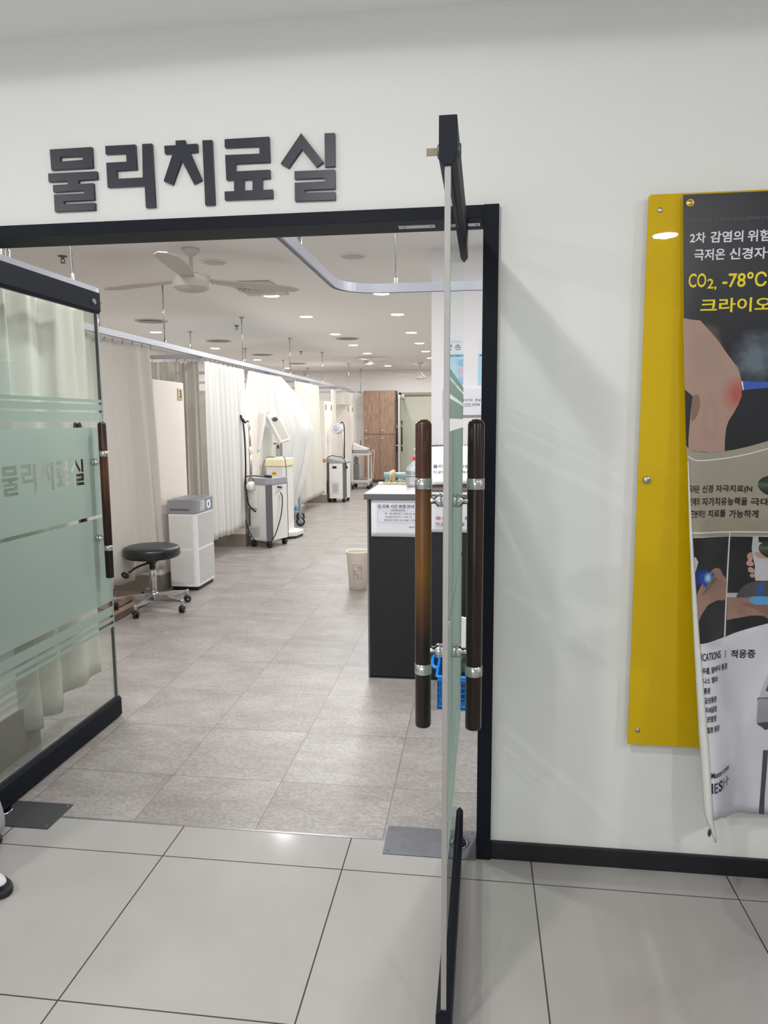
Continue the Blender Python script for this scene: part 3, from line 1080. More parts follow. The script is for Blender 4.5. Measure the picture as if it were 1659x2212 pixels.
# ================================================================== rolling stool
def caster(parent, x, y, zt, r, ang, cap=True, name='caster', stem=True):
    b = bmesh.new()
    Mx = Matrix.Translation((x, y, r)) @ Matrix.Rotation(ang, 4, 'Z')
    for s in (-1, 1):
        Mw = Mx @ Matrix.Translation((0, s * r * .42, 0)) @ Matrix.Rotation(PI / 2, 4, 'X')
        lathe(b, [(0, -r * .3), (r * .8, -r * .3), (r, -r * .16), (r, r * .16), (r * .8, r * .3), (0, r * .3)], (0, 0, 0), 22, Mw)
    tube(b, [Mx @ Vector((0, -r * .6, 0)), Mx @ Vector((0, r * .6, 0))], r * .25, 8)
    lathe(b, [(0, r * .5), (r * .95, r * .25), (r * 1.0, r * .6), (r * .7, r * 1.05), (0, r * 1.15)], (0, 0, 0), 18, Mx)
    c = obj(name, b, M_blackplastic, parent)
    if cap:
        b = bmesh.new()
        for s in (-1, 1):
            Mw = Mx @ Matrix.Translation((0, s * r * .735, 0)) @ Matrix.Rotation(-s * PI / 2, 4, 'X')
            lathe(b, [(0, .0015), (r * .42, .001), (r * .42, 0)], (0, 0, 0), 16, Mw)
        obj('hub_cap', b, M_gplastic, c)
    if stem:
        b = bmesh.new()
        tube(b, [(x, y, r * 2.0), (x, y, zt)], r * .3, 10)
        obj('stem', b, M_chrome, c)
    return c


st = thing('rolling_stool', 'black round rolling stool with chrome five star base beside the air purifier', 'stool', (-2.505, 2.885, 0), math.radians(12))
b = bmesh.new()
lathe(b, [(0, .405), (.10, .405), (.185, .402), (.205, .410), (.209, .425), (.209, .462), (.202, .478), (.18, .487), (.10, .491), (0, .492)], (0, 0, 0), 48)
se = obj('seat', b, M_leather, st)
b = bmesh.new()
tube(b, [(.2095 * math.cos(2 * PI * k / 48), .2095 * math.sin(2 * PI * k / 48), .424) for k in range(49)], .0022, 6)
obj('seam_piping', b, M_leather, se)
b = bmesh.new()
lathe(b, [(.0, .31), (.02, .31), (.022, .345), (.05, .375), (.11, .398), (.14, .405), (0, .405)], (0, 0, 0), 28)
obj('seat_cup', b, M_blackplastic, st)
b = bmesh.new()
lathe(b, [(0, .118), (.028, .118), (.028, .30), (.026, .303), (0, .303)], (0, 0, 0), 28)
lathe(b, [(0, .30), (.018, .30), (.018, .32), (0, .32)], (0, 0, 0), 20)
obj('gas_column', b, M_chrome, st)
b = bmesh.new()
tube(b, curve_pts([(-.02, -.01, .36), (-.10, -.06, .335), (-.155, -.085, .30)], 5), [.008] * 10 + [.012], 10)
Mk = Matrix.Translation((-.178, -.097, .283)) @ Matrix.Rotation(.6, 4, 'Y')
lathe(b, [(0, -.018), (.024, -.014), (.033, 0), (.028, .014), (0, .018)], (0, 0, 0), 20, Mk)
obj('height_lever', b, M_blackplastic, st)
b = bmesh.new()
lathe(b, [(0, .062), (.026, .062), (.036, .10), (.036, .125), (.028, .13), (0, .13)], (0, 0, 0), 28)
obj('hub', b, M_chrome, st)
for k in range(5):
    a = math.radians(-104 + 72 * k)
    d = Vector((math.cos(a), math.sin(a), 0))
    n = Vector((-d.y, d.x, 0))
    b = bmesh.new()
    sec = []
    for s, h0, h1, w in ((.02, .066, .122, .017), (.15, .072, .112, .015), (.285, .082, .096, .010)):
        c = d * s
        sec.append([b.verts.new(c + n * w + Vector((0, 0, h0))), b.verts.new(c - n * w + Vector((0, 0, h0))),
                    b.verts.new(c - n * w + Vector((0, 0, h1))), b.verts.new(c + n * w + Vector((0, 0, h1)))])
    for p, q in zip(sec, sec[1:]):
        for i in range(4):
            b.faces.new((p[i], p[(i + 1) % 4], q[(i + 1) % 4], q[i]))
    b.faces.new(sec[0]); b.faces.new(sec[-1])
    lathe(b, [(0, .06), (.013, .06), (.014, .095), (.010, .102), (0, .104)], (d.x * .283, d.y * .283, 0), 16)
    lg = obj('leg', b, M_chrome, st, .003)
    caster(lg, d.x * .283, d.y * .283, .07, .026, a + .9 + k, stem=False)

# ================================================================== air purifier
ap = thing('air_purifier', 'white perforated air purifier with a grey control top beside the stool', 'air purifier', (-2.508, 3.67, 0))
hw, hd = .127, .205
M_pw = mat('purifier_white', (238, 237, 236), .4, var=.01)
M_dots = dotted_material('perforated_white', (236, 235, 234), (84, 82, 82), .0145, .235)
M_dots2 = dotted_material('pressed_white', (234, 232, 229), (196, 192, 187), .0165, .24)
b = bmesh.new()
prism(b, rrect(-hw, hw, -hd, hd, .035), .035, .655)
obj('body', b, M_pw, ap, .004)
b = bmesh.new()
prism(b, rrect(-hw - .004, hw + .004, -hd - .004, hd + .004, .037), .657, .765)
prism(b, rrect(-hw - .002, hw + .002, -hd - .002, hd + .002, .036), .765, .772)
top = obj('control_top', b, mat('purifier_grey', (146, 146, 151), .4), ap, .003)
b = bmesh.new()
prism(b, rrect(-hw + .02, hw - .02, -hd + .03, hd - .03, .03), .7722, .775)
obj('air_outlet', b, dotted_material('outlet_grille', (168, 168, 172), (40, 40, 44), .012, .3), top)
for z0, z1 in ((.06, .345), (.365, .64)):
    b = bmesh.new(); bx(b, hw + .0002, hw + .0016, -hd + .04, hd - .025, z0, z1)
    obj('perforated_panel', b, M_dots, ap)
    b = bmesh.new(); bx(b, -hw + .02, hw - .04, -hd - .0016, -hd - .0002, z0, z1)
    obj('perforated_panel', b, M_dots2, ap)
b = bmesh.new()
bx(b, hw - .0335, hw - .0325, -hd - .0008, -hd + .0002, .04, .65)
obj('seam', b, M_gplastic, ap)
b = bmesh.new(); prism(b, rrect(-hw + .012, hw - .012, -hd + .015, hd - .015, .03), .012, .034)
obj('plinth', b, M_blackplastic, ap)
b = bmesh.new()
for sx in (-1, 1):
    for sy in (-1, 1):
        bx(b, sx * .09 - .018, sx * .09 + .018, sy * .16 - .018, sy * .16 + .018, 0, .012)
obj('foot_pad', b, M_rubber, ap)
b = bmesh.new()
Mx = Matrix.Translation((hw + .0045, .075, .712)) @ Matrix.Rotation(PI / 2, 4, 'Y')
lathe(b, [(.028, 0), (.028, .0015), (.0335, .0015), (.0335, 0)], (0, 0, 0), 36, Mx)
obj('glowing_ring', b, mat('ring_light', (190, 232, 250), .4, emit=3.0), top)
b = bmesh.new()
lathe(b, [(0, .0006), (.0275, .0006), (.0275, 0)], (0, 0, 0), 36, Mx)
obj('display', b, mat('display_dark', (70, 84, 104), .2), top)
b = bmesh.new(); bx(b, hw + .0042, hw + .005, -.115, -.02, .672, .757)
lab = obj('energy_label', b, mat('label_white', (214, 214, 216), .5), top)
b = bmesh.new()
for k, (a0, a1, zz, h) in enumerate(((-.105, -.07, .726, .005), (-.108, -.066, .71, .005), (-.105, -.03, .69, .002), (-.105, -.03, .68, .002))):
    bx(b, hw + .005, hw + .0054, a0, a1, zz, zz + h)
tube(b, [(hw + .0052, -.088 + .013 * math.cos(t), .738 + .013 * math.sin(t)) for t in [PI * k / 10 for k in range(11)]], .0016, 5)
obj('label_print', b, M_ink, lab)
b = bmesh.new(); bx(b, -hw + .03, hw - .055, -hd - .0052, -hd - .004, .683, .700)
obj('grip_slot', b, M_dgplastic, top)
b = bmesh.new(); bx(b, hw + .0042, hw + .005, .135, .148, .718, .722); bx(b, hw + .0042, hw + .005, .156, .172, .718, .722)
obj('status_mark', b, M_ink, top)
b = bmesh.new()
tube(b, curve_pts([(-2.86, 2.52, .16), (-2.85, 2.60, .08), (-2.80, 2.76, .010), (-2.78, 3.0, .008), (-2.82, 3.36, .008)], 6), .005, 6)
tag(obj('power_cord', b, M_rubber), 'thin black cord trailing over the bay floor behind the stool', 'cord')

# ================================================================== therapy machine with round pole arm (front left)
def cable(parent, name, pts, r, m=None, n=8):
    b = bmesh.new()
    tube(b, curve_pts(pts, n), r, 8)
    return obj(name, b, m or M_rubber, parent)


def octa(hw, hd, c):
    return [(-hw + c, -hd), (hw - c, -hd), (hw, -hd + c), (hw, hd - c), (hw - c, hd), (-hw + c, hd), (-hw, hd - c), (-hw, -hd + c)]


def cabinet_machine(t, hw, hd, z0, z1, ztop, slope):
    """white body between dark corner posts under a grey lid, on four casters"""
    b = bmesh.new()
    prism(b, octa(hw - .004, hd - .004, .05), z0, z1)
    obj('body', b, M_wplastic, t, .004)
    for sx in (-1, 1):
        for sy in (-1, 1):
            b = bmesh.new()
            p = [(sx * (hw - .052), sy * (hd + .002)), (sx * (hw + .002), sy * (hd - .052)), (sx * (hw - .018), sy * (hd - .07)), (sx * (hw - .07), sy * (hd - .018))]
            prism(b, p, z0 + .005, z1)
            obj('corner_post', b, M_dgplastic, t, .003)
    b = bmesh.new()
    lo = octa(hw + .004, hd + .004, .055)
    vl = [b.verts.new((x, y, z1)) for x, y in lo]
    vh = [b.verts.new((x * .98, y * .98, ztop - slope * (x + hw) / (2 * hw))) for x, y in lo]
    for i in range(8):
        b.faces.new((vl[i], vl[(i + 1) % 8], vh[(i + 1) % 8], vh[i]))
    b.faces.new(vl[::-1]); b.faces.new(vh)
    obj('lid', b, M_gplastic, t, .008)
    for sx in (-1, 1):
        for sy in (-1, 1):
            caster(t, sx * (hw - .055), sy * (hd - .055), z0 + .01, .032, sx + sy * .6, cap=False)


m1 = thing('therapy_machine', 'white and grey therapy machine with a cable arm in front of the bright curtain', 'therapy machine', (-2.435, 5.74, 0), math.radians(-20))
cabinet_machine(m1, .165, .20, .085, .715, .79, .0)
b = bmesh.new()
lathe(b, [(0, -.035), (.05, -.035), (.055, -.02), (.055, .02), (.05, .035), (0, .035)], (0, 0, 0), 28, Matrix.Translation((-.065, -.225, .70)) @ Matrix.Rotation(PI / 2, 4, 'Y'))
obj('arm_joint', b, M_wplastic, m1)
obj('arm_bracket', box(-.12, -.005, -.218, -.198, .45, .65), M_wplastic, m1, .008)
b = bmesh.new()
tube(b, [(-.065, -.225, .73), (-.065, -.225, 1.10)], .015, 14)
tube(b, [(-.065, -.225, 1.08), (-.067, -.225, 1.36)], .011, 14)
pole = obj('arm_pole', b, M_steel, m1)
b = bmesh.new()
lathe(b, [(.012, 0), (.02, .005), (.02, .075), (.012, .08)], (-.065, -.225, 1.06), 16)
lathe(b, [(.011, 0), (.017, .003), (.017, .06), (.008, .075), (0, .08)], (-.067, -.225, 1.34), 16)
obj('pole_collar', b, M_wplastic, pole)
b = bmesh.new()
tube(b, curve_pts([(-.062, -.225, 1.41), (-.09, -.225, 1.425), (-.115, -.228, 1.405), (-.14, -.23, 1.415)], 4), .007, 8)
tube(b, [(-.13, -.235, 1.41), (-.155, -.24, 1.45), (-.172, -.24, 1.49)], [.02, .015, .012], 12)
obj('cable_plug', b, M_blackplastic, m1)
cable(m1, 'arm_cable', [(-.14, -.24, 1.40), (-.115, -.255, 1.25), (-.105, -.262, 1.0), (-.112, -.262, .70), (-.09, -.25, .50), (-.02, -.215, .41)], .009)
cable(m1, 'power_cord', [(-.17, -.20, .80), (-.06, -.20, .815), (.08, -.19, .808), (.13, -.16, .805)], .006)
b = bmesh.new()
tube(b, [(.09, -.185, .812), (.125, -.165, .812), (.16, -.14, .81)], [.012, .018, .016], 10)
obj('cord_plug', b, M_blackplastic, m1)
cable(m1, 'hanging_cord', [(-.176, -.19, .78), (-.18, -.21, .60), (-.17, -.225, .34), (-.06, -.235, .12), (.06, -.235, .075), (.17, -.17, .10), (.20, -.05, .34), (.195, .0, .55), (.185, -.02, .62)], .006)
b = bmesh.new(); tube(b, [(.172, .02, .672), (.20, -.03, .685), (.21, -.10, .69)], .011, 10)
obj('side_handle', b, M_blackplastic, m1)
b = bmesh.new(); bx(b, -.13, .02, -.2012, -.1985, .13, .245)
lb_ = obj('rating_label', b, mat('label_offwhite', (214, 210, 204), .5), m1)
def label_print(parent, x0, x1, y, z0, z1, n):
    b = bmesh.new()
    h = (z1 - z0)
    for x in (x0 + .003, x1 - .004):
        bx(b, x, x + .001, y, y + .0004, z0 + .004, z1 - .004)
    for z in (z0 + .004, z1 - .005):
        bx(b, x0 + .003, x1 - .003, y, y + .0004, z, z + .001)
    for k in range(n):
        zz = z0 + h * (.14 + .74 * k / n)
        bx(b, x0 + .012, x1 - .012 - (.02 if k % 3 == 0 else 0), y, y + .0004, zz, zz + h * .03)
    return obj('label_print', b, M_greyink, parent)
label_print(lb_, -.13, .02, -.2018, .13, .245, 6)

# ================================================================== twin panel laser machine
m2 = thing('laser_machine', 'cream topped tall laser machine with two slanted white head panels', 'therapy machine', (-2.47, 6.36, 0), math.radians(-8))
b = bmesh.new()
prism(b, rrect(-.125, .125, -.15, .15, .03), .07, .875)
obj('column_body', b, M_wplastic, m2, .004)
b = bmesh.new()
prism(b, rrect(-.135, .135, -.16, .16, .035), .877, .975)
obj('cream_lid', b, M_creamplastic, m2, .012, label='cream yellow lid')
b = bmesh.new()
prism(b, [(-.15, -.20), (.14, -.20), (.25, -.10), (.25, .14), (.14, .2), (-.15, .2)], .028, .085)
bs = obj('base', b, M_wplastic, m2, .01)
b = bmesh.new()
prism(b, [(-.14, -.19), (.13, -.19), (.24, -.09), (.24, .13), (.13, .19), (-.14, .19)], .004, .030)
obj('base_skirt', b, M_blackplastic, m2)
b = bmesh.new()
bx(b, -.032, .032, -.03, .03, .975, 1.16)
mast = obj('mast', b, M_steel, m2, .005)
b = bmesh.new(); lathe(b, [(0, 0), (.075, 0), (.07, .012), (.04, .018), (0, .018)], (0, 0, .975), 24)
obj('mast_collar', b, M_wplastic, m2)
b = bmesh.new(); bx(b, -.012, .012, -.034, -.030, 1.09, 1.13)
obj('switch', b, M_blackplastic, mast)
b = bmesh.new(); tube(b, [(-.035, 0, 1.15), (-.06, 0, 1.155), (-.07, 0, 1.14)], .008, 8)
obj('clamp_lever', b, M_dgplastic, mast)


def head_panel(parent, p0, p1, w, th, tilt):
    """slanted housing with a recessed emitting face on the underside"""
    p0, p1 = Vector(p0), Vector(p1)
    d = (p1 - p0)
    L = d.length
    x = d.normalized()
    y = Vector((0, 1, 0))
    y = (y - x * y.dot(x)).normalized()
    z = x.cross(y)
    R_ = Matrix.Rotation(tilt, 4, x)
    M_ = Matrix(((x.x, y.x, z.x, p0.x), (x.y, y.y, z.y, p0.y), (x.z, y.z, z.z, p0.z), (0, 0, 0, 1)))
    M_ = Matrix.Translation(p0) @ R_ @ Matrix.Translation(-p0) @ M_
    b = bmesh.new()
    prism(b, rrect(0, L, -w / 2, w / 2, .012), -th / 2, th / 2, M_)
    h = obj('head_panel', b, M_wplastic, parent, .006)
    return h, M_, L
hp, Mh, L = head_panel(m2, (-.10, -.02, 1.50), (.085, -.02, 1.17), .165, .07, .45)
b = bmesh.new(); prism(b, rrect(.045, L - .02, -.066, .066, .004), .0352, .0362, Mh); prism(b, rrect(.045, L - .02, -.066, .066, .004), -.0362, -.0352, Mh)
obj('emitter_window', b, mat('emitter_grey', (170, 165, 155), .4), hp)
b = bmesh.new()
for zz in (.0364, -.0370):
    prism(b, [(.085 + .028 * math.cos(2 * PI * k / 20), .045 * math.sin(2 * PI * k / 20)) for k in range(20)], zz, zz + .0006, Mh)
obj('aperture', b, M_blackplastic, hp)
hp2, Mh2, L2 = head_panel(m2, (-.160, -.13, 1.53), (-.235, -.18, 1.08), .165, .04, -1.15)
b = bmesh.new(); prism(b, rrect(.012, L2 - .012, -.012, .085, .004), .0252, .0262, Mh2)
obj('panel_ridge', b, mat('cool_white_plastic', (234, 233, 240), .35), hp2)
b = bmesh.new()
tube(b, [(-.07, -.03, 1.50), (-.13, -.05, 1.51), (-.16, -.06, 1.49)], .012, 10)
obj('hinge_arm', b, M_steel, m2)
b = bmesh.new(); bx(b, -.035, .025, -.1515, -.1495, .775, .815)
obj('warning_label', b, mat('warning_yellow', (226, 186, 40), .5), m2, label='yellow warning label')
b = bmesh.new(); bx(b, -.033, .023, -.1518, -.1495, .742, .765)
obj('warning_label', b, mat('warning_pink', (196, 128, 116), .5), m2, label='reddish warning label with black marks')
b = bmesh.new(); bx(b, -.031, -.018, -.1524, -.1517, .75, .76); bx(b, .008, .021, -.1524, -.1517, .75, .76)
for q in range(5):
    bx(b, -.026 + q * .01, -.02 + q * .01, -.1522, -.1514, .79, .80)
obj('label_print', b, M_ink, m2)
cable(m2, 'side_cord', [(.06, -.02, .985), (.11, -.10, .99), (.15, -.155, .93), (.16, -.165, .70), (.155, -.168, .45), (.12, -.18, .28), (.05, -.19, .20)], .005, M_dgplastic)
cable(m2, 'side_cord', [(-.03, -.02, .985), (-.10, -.13, .985), (-.14, -.165, .90), (-.15, -.168, .74), (-.14, -.16, .60)], .005, M_dgplastic)

# ================================================================== blue wheeled bed behind the billowing curtain
bd = thing('wheeled_bed', 'blue treatment bed on big casters half hidden by the billowing curtain', 'bed', (-2.965, 7.395, 0), math.radians(14))
M_bluevinyl = mat('blue_vinyl', (52, 146, 196), .4)
M_pale = mat('pale_blue_enamel', (176, 202, 212), .4)
obj('mattress', box(-1.1, .45, -.28, .28, .60, .70), M_bluevinyl, bd, .03, 3)
b = bmesh.new()
f = [b.verts.new(p) for p in [(.20, -.302, .66), (.42, -.302, .66), (.42, -.302, .22), (.28, -.302, .21)]]
b.faces.new(f)
dr = obj('hanging_drape', b, M_bluevinyl, bd)
dr.modifiers.new('thickness', 'SOLIDIFY').thickness = .004
for sx in (-1.02, .47):
    for sy in (-.26, .26):
        b = bmesh.new(); tube(b, [(sx, sy, .125), (sx, sy, .66)], .022, 12)
        obj('leg', b, M_pale, bd)
        c = bmesh.new()
        Mw = Matrix.Translation((sx, sy, .062)) @ Matrix.Rotation(PI / 2, 4, 'X')
        lathe(c, [(0, -.012), (.045, -.012), (.061, -.014), (.061, .014), (.045, .012), (0, .012)], (0, 0, 0), 28, Mw)
        wl = obj('wheel', c, M_rubber, bd)
        c = bmesh.new()
        lathe(c, [(0, -.016), (.04, -.0135), (.04, .0135), (0, .016)], (0, 0, 0), 24, Mw)
        obj('wheel_disc', c, M_gplastic, wl)
        c = bmesh.new()
        bx(c, sx - .014, sx + .014, sy - .026, sy - .020, .055, .14); bx(c, sx - .014, sx + .014, sy + .020, sy + .026, .055, .14); bx(c, sx - .014, sx + .014, sy - .026, sy + .026, .122, .142)
        obj('caster_fork', c, M_steel, bd)
b = bmesh.new()
for sy in (-.26, .26):
    tube(b, [(-1.02, sy, .20), (.47, sy, .20)], .016, 10)
    tube(b, [(-1.02, sy, .585), (.47, sy, .585)], .016, 10)
for sx in (-1.02, .47):
    tube(b, [(sx, -.26, .20), (sx, .26, .20)], .016, 10)
obj('side_rail', b, M_pale, bd)

# ================================================================== heat machine with round head
m3 = thing('heat_machine', 'white and grey heat machine with a round lamp head on a pole', 'therapy machine', (-2.50, 10.30, 0), math.radians(-4))
cabinet_machine(m3, .178, .20, .07, .69, .775, .055)
b = bmesh.new(); bx(b, -.062, .012, -.2015, -.1985, .60, .638)
obj('display', b, M_blackplastic, m3)
b = bmesh.new(); bx(b, -.07, .05, -.2005, -.1985, .16, .36)
lb_ = obj('rating_label', b, mat('label_offwhite', (214, 210, 204), .5), m3)
label_print(lb_, -.07, .05, -.2012, .16, .36, 9)
b = bmesh.new(); tube(b, [(.085, .0, .76), (.08, .0, 1.18), (.06, -.005, 1.25)], .016, 12)
obj('pole', b, M_wplastic, m3)
Mx = Matrix.Translation((.0, -.06, 1.29)) @ Matrix.Rotation(math.radians(72), 4, 'X') @ Matrix.Rotation(math.radians(-14), 4, 'Y')
b = bmesh.new()
lathe(b, [(0, -.07), (.05, -.068), (.085, -.05), (.098, -.01), (.10, .03), (.095, .042), (.072, .044), (.07, .038), (0, .034)], (0, 0, 0), 40, Mx)
hd_ = obj('lamp_head', b, mat('lamp_head_white', (226, 224, 228), .35), m3)
b = bmesh.new()
lathe(b, [(.096, .040), (.099, .0445), (.103, .040), (.101, .034)], (0, 0, 0), 40, Mx)
obj('head_rim', b, M_gplastic, hd_)
b = bmesh.new()
lathe(b, [(0, .052), (.05, .05), (.066, .043), (.066, .036)], (0, 0, 0), 36, Mx)
obj('lens_plate', b, mat('lens_lilac_grey', (186, 184, 196), .35), hd_)
cable(m3, 'head_cable', [(.03, .01, 1.37), (.075, .0, 1.40), (.112, -.02, 1.33), (.118, -.03, 1.1), (.112, -.02, .88), (.108, .0, .76)], .009)
cable(m3, 'left_cord', [(.02, -.1, .80), (-.10, -.13, .815), (-.185, -.15, .76), (-.205, -.17, .66), (-.205, -.2, .5), (-.19, -.21, .20), (-.165, -.215, .16), (-.16, -.212, .30), (-.195, -.20, .58)], .007)
cable(m3, 'right_cord', [(.02, -.1, .80), (.10, -.15, .79), (.17, -.20, .72), (.20, -.215, .63)], .007)
b = bmesh.new(); tube(b, [(.195, -.215, .65), (.203, -.218, .60)], [.014, .022], 10); tube(b, [(-.205, -.185, .69), (-.205, -.19, .63)], [.018, .022], 10)
obj('probe_plug', b, M_blackplastic, m3)

# ================================================================== small trolley and its device
tr = thing('trolley', 'small pale grey wheeled trolley in front of the oak cabinet', 'trolley', (-2.50, 12.86, 0))
M_tr = mat('trolley_enamel', (206, 204, 200), .4)
obj('top_shelf', box(-.19, .19, -.22, .22, .70, .745), M_tr, tr, .006)
obj('bottom_shelf', box(-.19, .19, -.22, .22, .13, .185), M_tr, tr, .006)
for sx in (-1, 1):
    for sy in (-1, 1):
        obj('leg', box(sx * .17 - .016, sx * .17 + .016, sy * .2 - .016, sy * .2 + .016, .09, .70), M_tr, tr, .003)
        caster(tr, sx * .17, sy * .2, .1, .035, sx * .7 + sy, cap=False)
b = bmesh.new()
tube(b, curve_pts([(.19, .1, .78), (.24, .1, .80), (.25, .1, .70), (.225, .1, .4), (.22, .1, .2)], 6), .007, 8)
obj('hanging_lead', b, mat('lead_cream', (220, 214, 204), .5), tr)
dv = thing('therapy_console', 'white wedge shaped console with grey base standing on the trolley', 'console', (-2.52, 12.84, .7455))
b = bmesh.new(); prism(b, rrect(-.15, .16, -.14, .14, .02), .002, .065)
obj('base', b, M_gplastic, dv, .006)
b = bmesh.new()
Mp = Matrix(((1, 0, 0, 0), (0, 0, 1, 0), (0, 1, 0, 0), (0, 0, 0, 1)))
prism(b, [(-.155, .066), (.165, .066), (.165, .10), (-.03, .155), (-.135, .215), (-.15, .12)], -.145, .145, Mp)
obj('housing', b, M_wplastic, dv, .008)
b = bmesh.new(); tube(b, curve_pts([(-.02, .1, .16), (-.01, .1, .22), (-.02, .1, .27)], 4), .008, 6)
obj('electrode_lead', b, M_blackplastic, dv)
tw = bmesh.new()
lathe(tw, [(0, 0), (.018, 0), (.022, .02), (.016, .045), (0, .052)], (-2.336, 12.80, .7458), 12)
tag(obj('folded_cloth', tw, mat('folded_beige', (196, 176, 156), .8)), 'small beige cloth pad lying right of the console on the trolley', 'cloth')
b = bmesh.new()
bx(b, -2.535, -2.36, 12.70, 12.98, .187, .215)
tag(obj('folded_towel', b, mat('towel_taupe', (150, 132, 126), .9, bump=.2), bevel=.01), 'flat taupe towel on the lower shelf of the trolley', 'towel')
b = bmesh.new()
bx(b, -2.655, -2.545, 12.72, 12.80, .188, .52)
bx(b, -2.65, -2.56, 12.73, 12.79, .52, .66)
tag(obj('grey_bag', b, mat('bag_grey', (120, 116, 114), .7), bevel=.02), 'grey bag standing upright inside the trolley at the left', 'bag')

# ================================================================== oak cabinet
cb = thing('storage_cabinet', 'tall oak veneer cabinet with four doors against the far wall', 'cabinet', (-2.29, 14.32, 0))
obj('carcass', box(-.37, .37, -.155, .178, .07, 2.10), mat('cabinet_side_brown', (116, 94, 80), .55), cb, .003)
obj('plinth', box(-.36, .36, -.14, .178, 0, .07), wood_material('plinth_wood', (92, 72, 60), (120, 96, 82)), cb)
for i, (x0, x1) in enumerate(((-.368, -.003), (.003, .345))):
    for j, (z0, z1) in enumerate(((.075, 1.108), (1.118, 2.097))):
        d = obj('door', box(x0, x1, -.175, -.156, z0, z1), M_cab, cb, .002)
        b = bmesh.new()
        kx = x0 + (.055 if i == 0 else .06)
        Mx = Matrix.Translation((kx, -.175, 1.02 if j == 0 else 1.195)) @ Matrix.Rotation(PI / 2, 4, 'X')
        lathe(b, [(.006, 0), (.006, .012), (.014, .018), (.014, .026), (0, .03)], (0, 0, 0), 14, Mx)
        obj('knob', b, M_wplastic, d)

# ================================================================== far glass door
fd = thing('door_3', 'far glass door standing open in a beige metal frame beside the oak cabinet', 'door', (-1.30, 14.5, 0), kind='structure')
M_beigeframe = mat('beige_grey_frame', (150, 142, 130), .5)
obj('jamb', box(-.575, -.525, -.09, .0, 0, 2.06), M_beigeframe, fd, .003)
obj('jamb', box(.525, .575, -.09, .0, 0, 2.06), M_beigeframe, fd, .003)
obj('lintel', box(-.575, .575, -.09, .0, 2.00, 2.06), M_beigeframe, fd, .003)
obj('door_panel', box(-.525, .525, -.02, -.004, 0, 2.0), mat('sage_grey_panel', (192, 190, 174), .6), fd)
obj('door_closer', box(-.52, -.45, -.10, -.06, 1.93, 2.02), M_wplastic, fd, .004)
b = bmesh.new(); bx(b, -.505, -.492, -.80, -.10, .10, 1.93)
obj('glass_leaf', b, M_glass, fd)
b = bmesh.new(); bx(b, -.508, -.488, -.812, -.80, .02, 1.99); bx(b, -.512, -.484, -.80, -.10, .02, .1); bx(b, -.512, -.484, -.80, -.10, 1.93, 1.99)
obj('leaf_rail', b, M_wplastic, fd)
for s in (-1, 1):
    b = bmesh.new(); tube(b, [(-.4985 + s * .055, -.72, .74), (-.4985 + s * .055, -.72, 1.42)], .017, 12)
    h = obj('pull_bar', b, M_bar_dark, fd)
    b = bmesh.new()
    for zr in (.87, 1.29):
        tube(b, [(-.4985 + s * .055, -.72, zr - .01), (-.4985 + s * .055, -.72, zr + .01)], .0185, 12)
    for zr in (.92, 1.25):
        tube(b, [(-.4985 + s * .008, -.72, zr), (-.4985 + s * .05, -.72, zr)], .008, 8)
    obj('ring', b, M_chrome, h)
b = bmesh.new(); lathe(b, [(.03, 0), (.03, .05), (.02, .07), (0, .075)], (0, 0, 0), 16, Matrix.Translation((-4.10, 14.5, 2.50)) @ Matrix.Rotation(PI / 2, 4, 'X'))
tag(obj('wall_sensor', b, mat('sensor_ivory', (222, 206, 186), .5)), 'small ivory sensor high on the far wall near the ceiling', 'sensor')

# ================================================================== waste bin
wb = thing('waste_bin', 'off white plastic waste bin beside the dark counter', 'bin', (-1.058, 3.72, 0))
b = bmesh.new()
lathe(b, [(0, 0), (.072, 0), (.078, .004), (.098, .300), (.104, .312), (.106, .322), (.101, .326), (.095, .318), (.093, .30), (.074, .012), (0, .010)], (0, 0, 0), 40)
obj('tub', b, mat('bin_ivory', (226, 216, 202), .45, var=.05, scale=30), wb)
b = bmesh.new()
R0 = lambda z: .0785 + (.098 - .0785) * z / .3 + .0006
def on_bin(a, z):
    return (R0(z) * math.cos(a), R0(z) * math.sin(a), z)
a0, a1 = math.radians(-108), math.radians(-62)
for k in range(12):
    s, e = a0 + (a1 - a0) * k / 12, a0 + (a1 - a0) * (k + 1) / 12
    for z in (.095, .215):
        f = b.faces.new([b.verts.new(on_bin(*q)) for q in ((s, z), (e, z), (e, z + .0022), (s, z + .0022))])
for a in (a0, a1):
    b.faces.new([b.verts.new(on_bin(*q)) for q in ((a - .012, .095), (a + .012, .095), (a + .012, .215), (a - .012, .215))])
for (ac, zc, ra, rz) in ((-72, .185, .14, .012), (-98, .15, .12, .02), (-84, .125, .10, .016)):
    for k in range(14):
        t0, t1 = 2 * PI * k / 14, 2 * PI * (k + 1) / 14
        q = [(math.radians(ac) + ra * r_ * math.cos(t), zc + rz * r_ * math.sin(t)) for t, r_ in ((t0, 1), (t1, 1), (t1, .75), (t0, .75))]
        b.faces.new([b.verts.new(on_bin(*p)) for p in q])
for k in range(4):
    aa = math.radians(-92 + 7 * k)
    b.faces.new([b.verts.new(on_bin(*q)) for q in ((aa, .198), (aa + .08, .198), (aa + .08, .202), (aa, .202))])
obj('printed_mark', b, mat('bin_brown_print', (128, 104, 84), .6), wb)

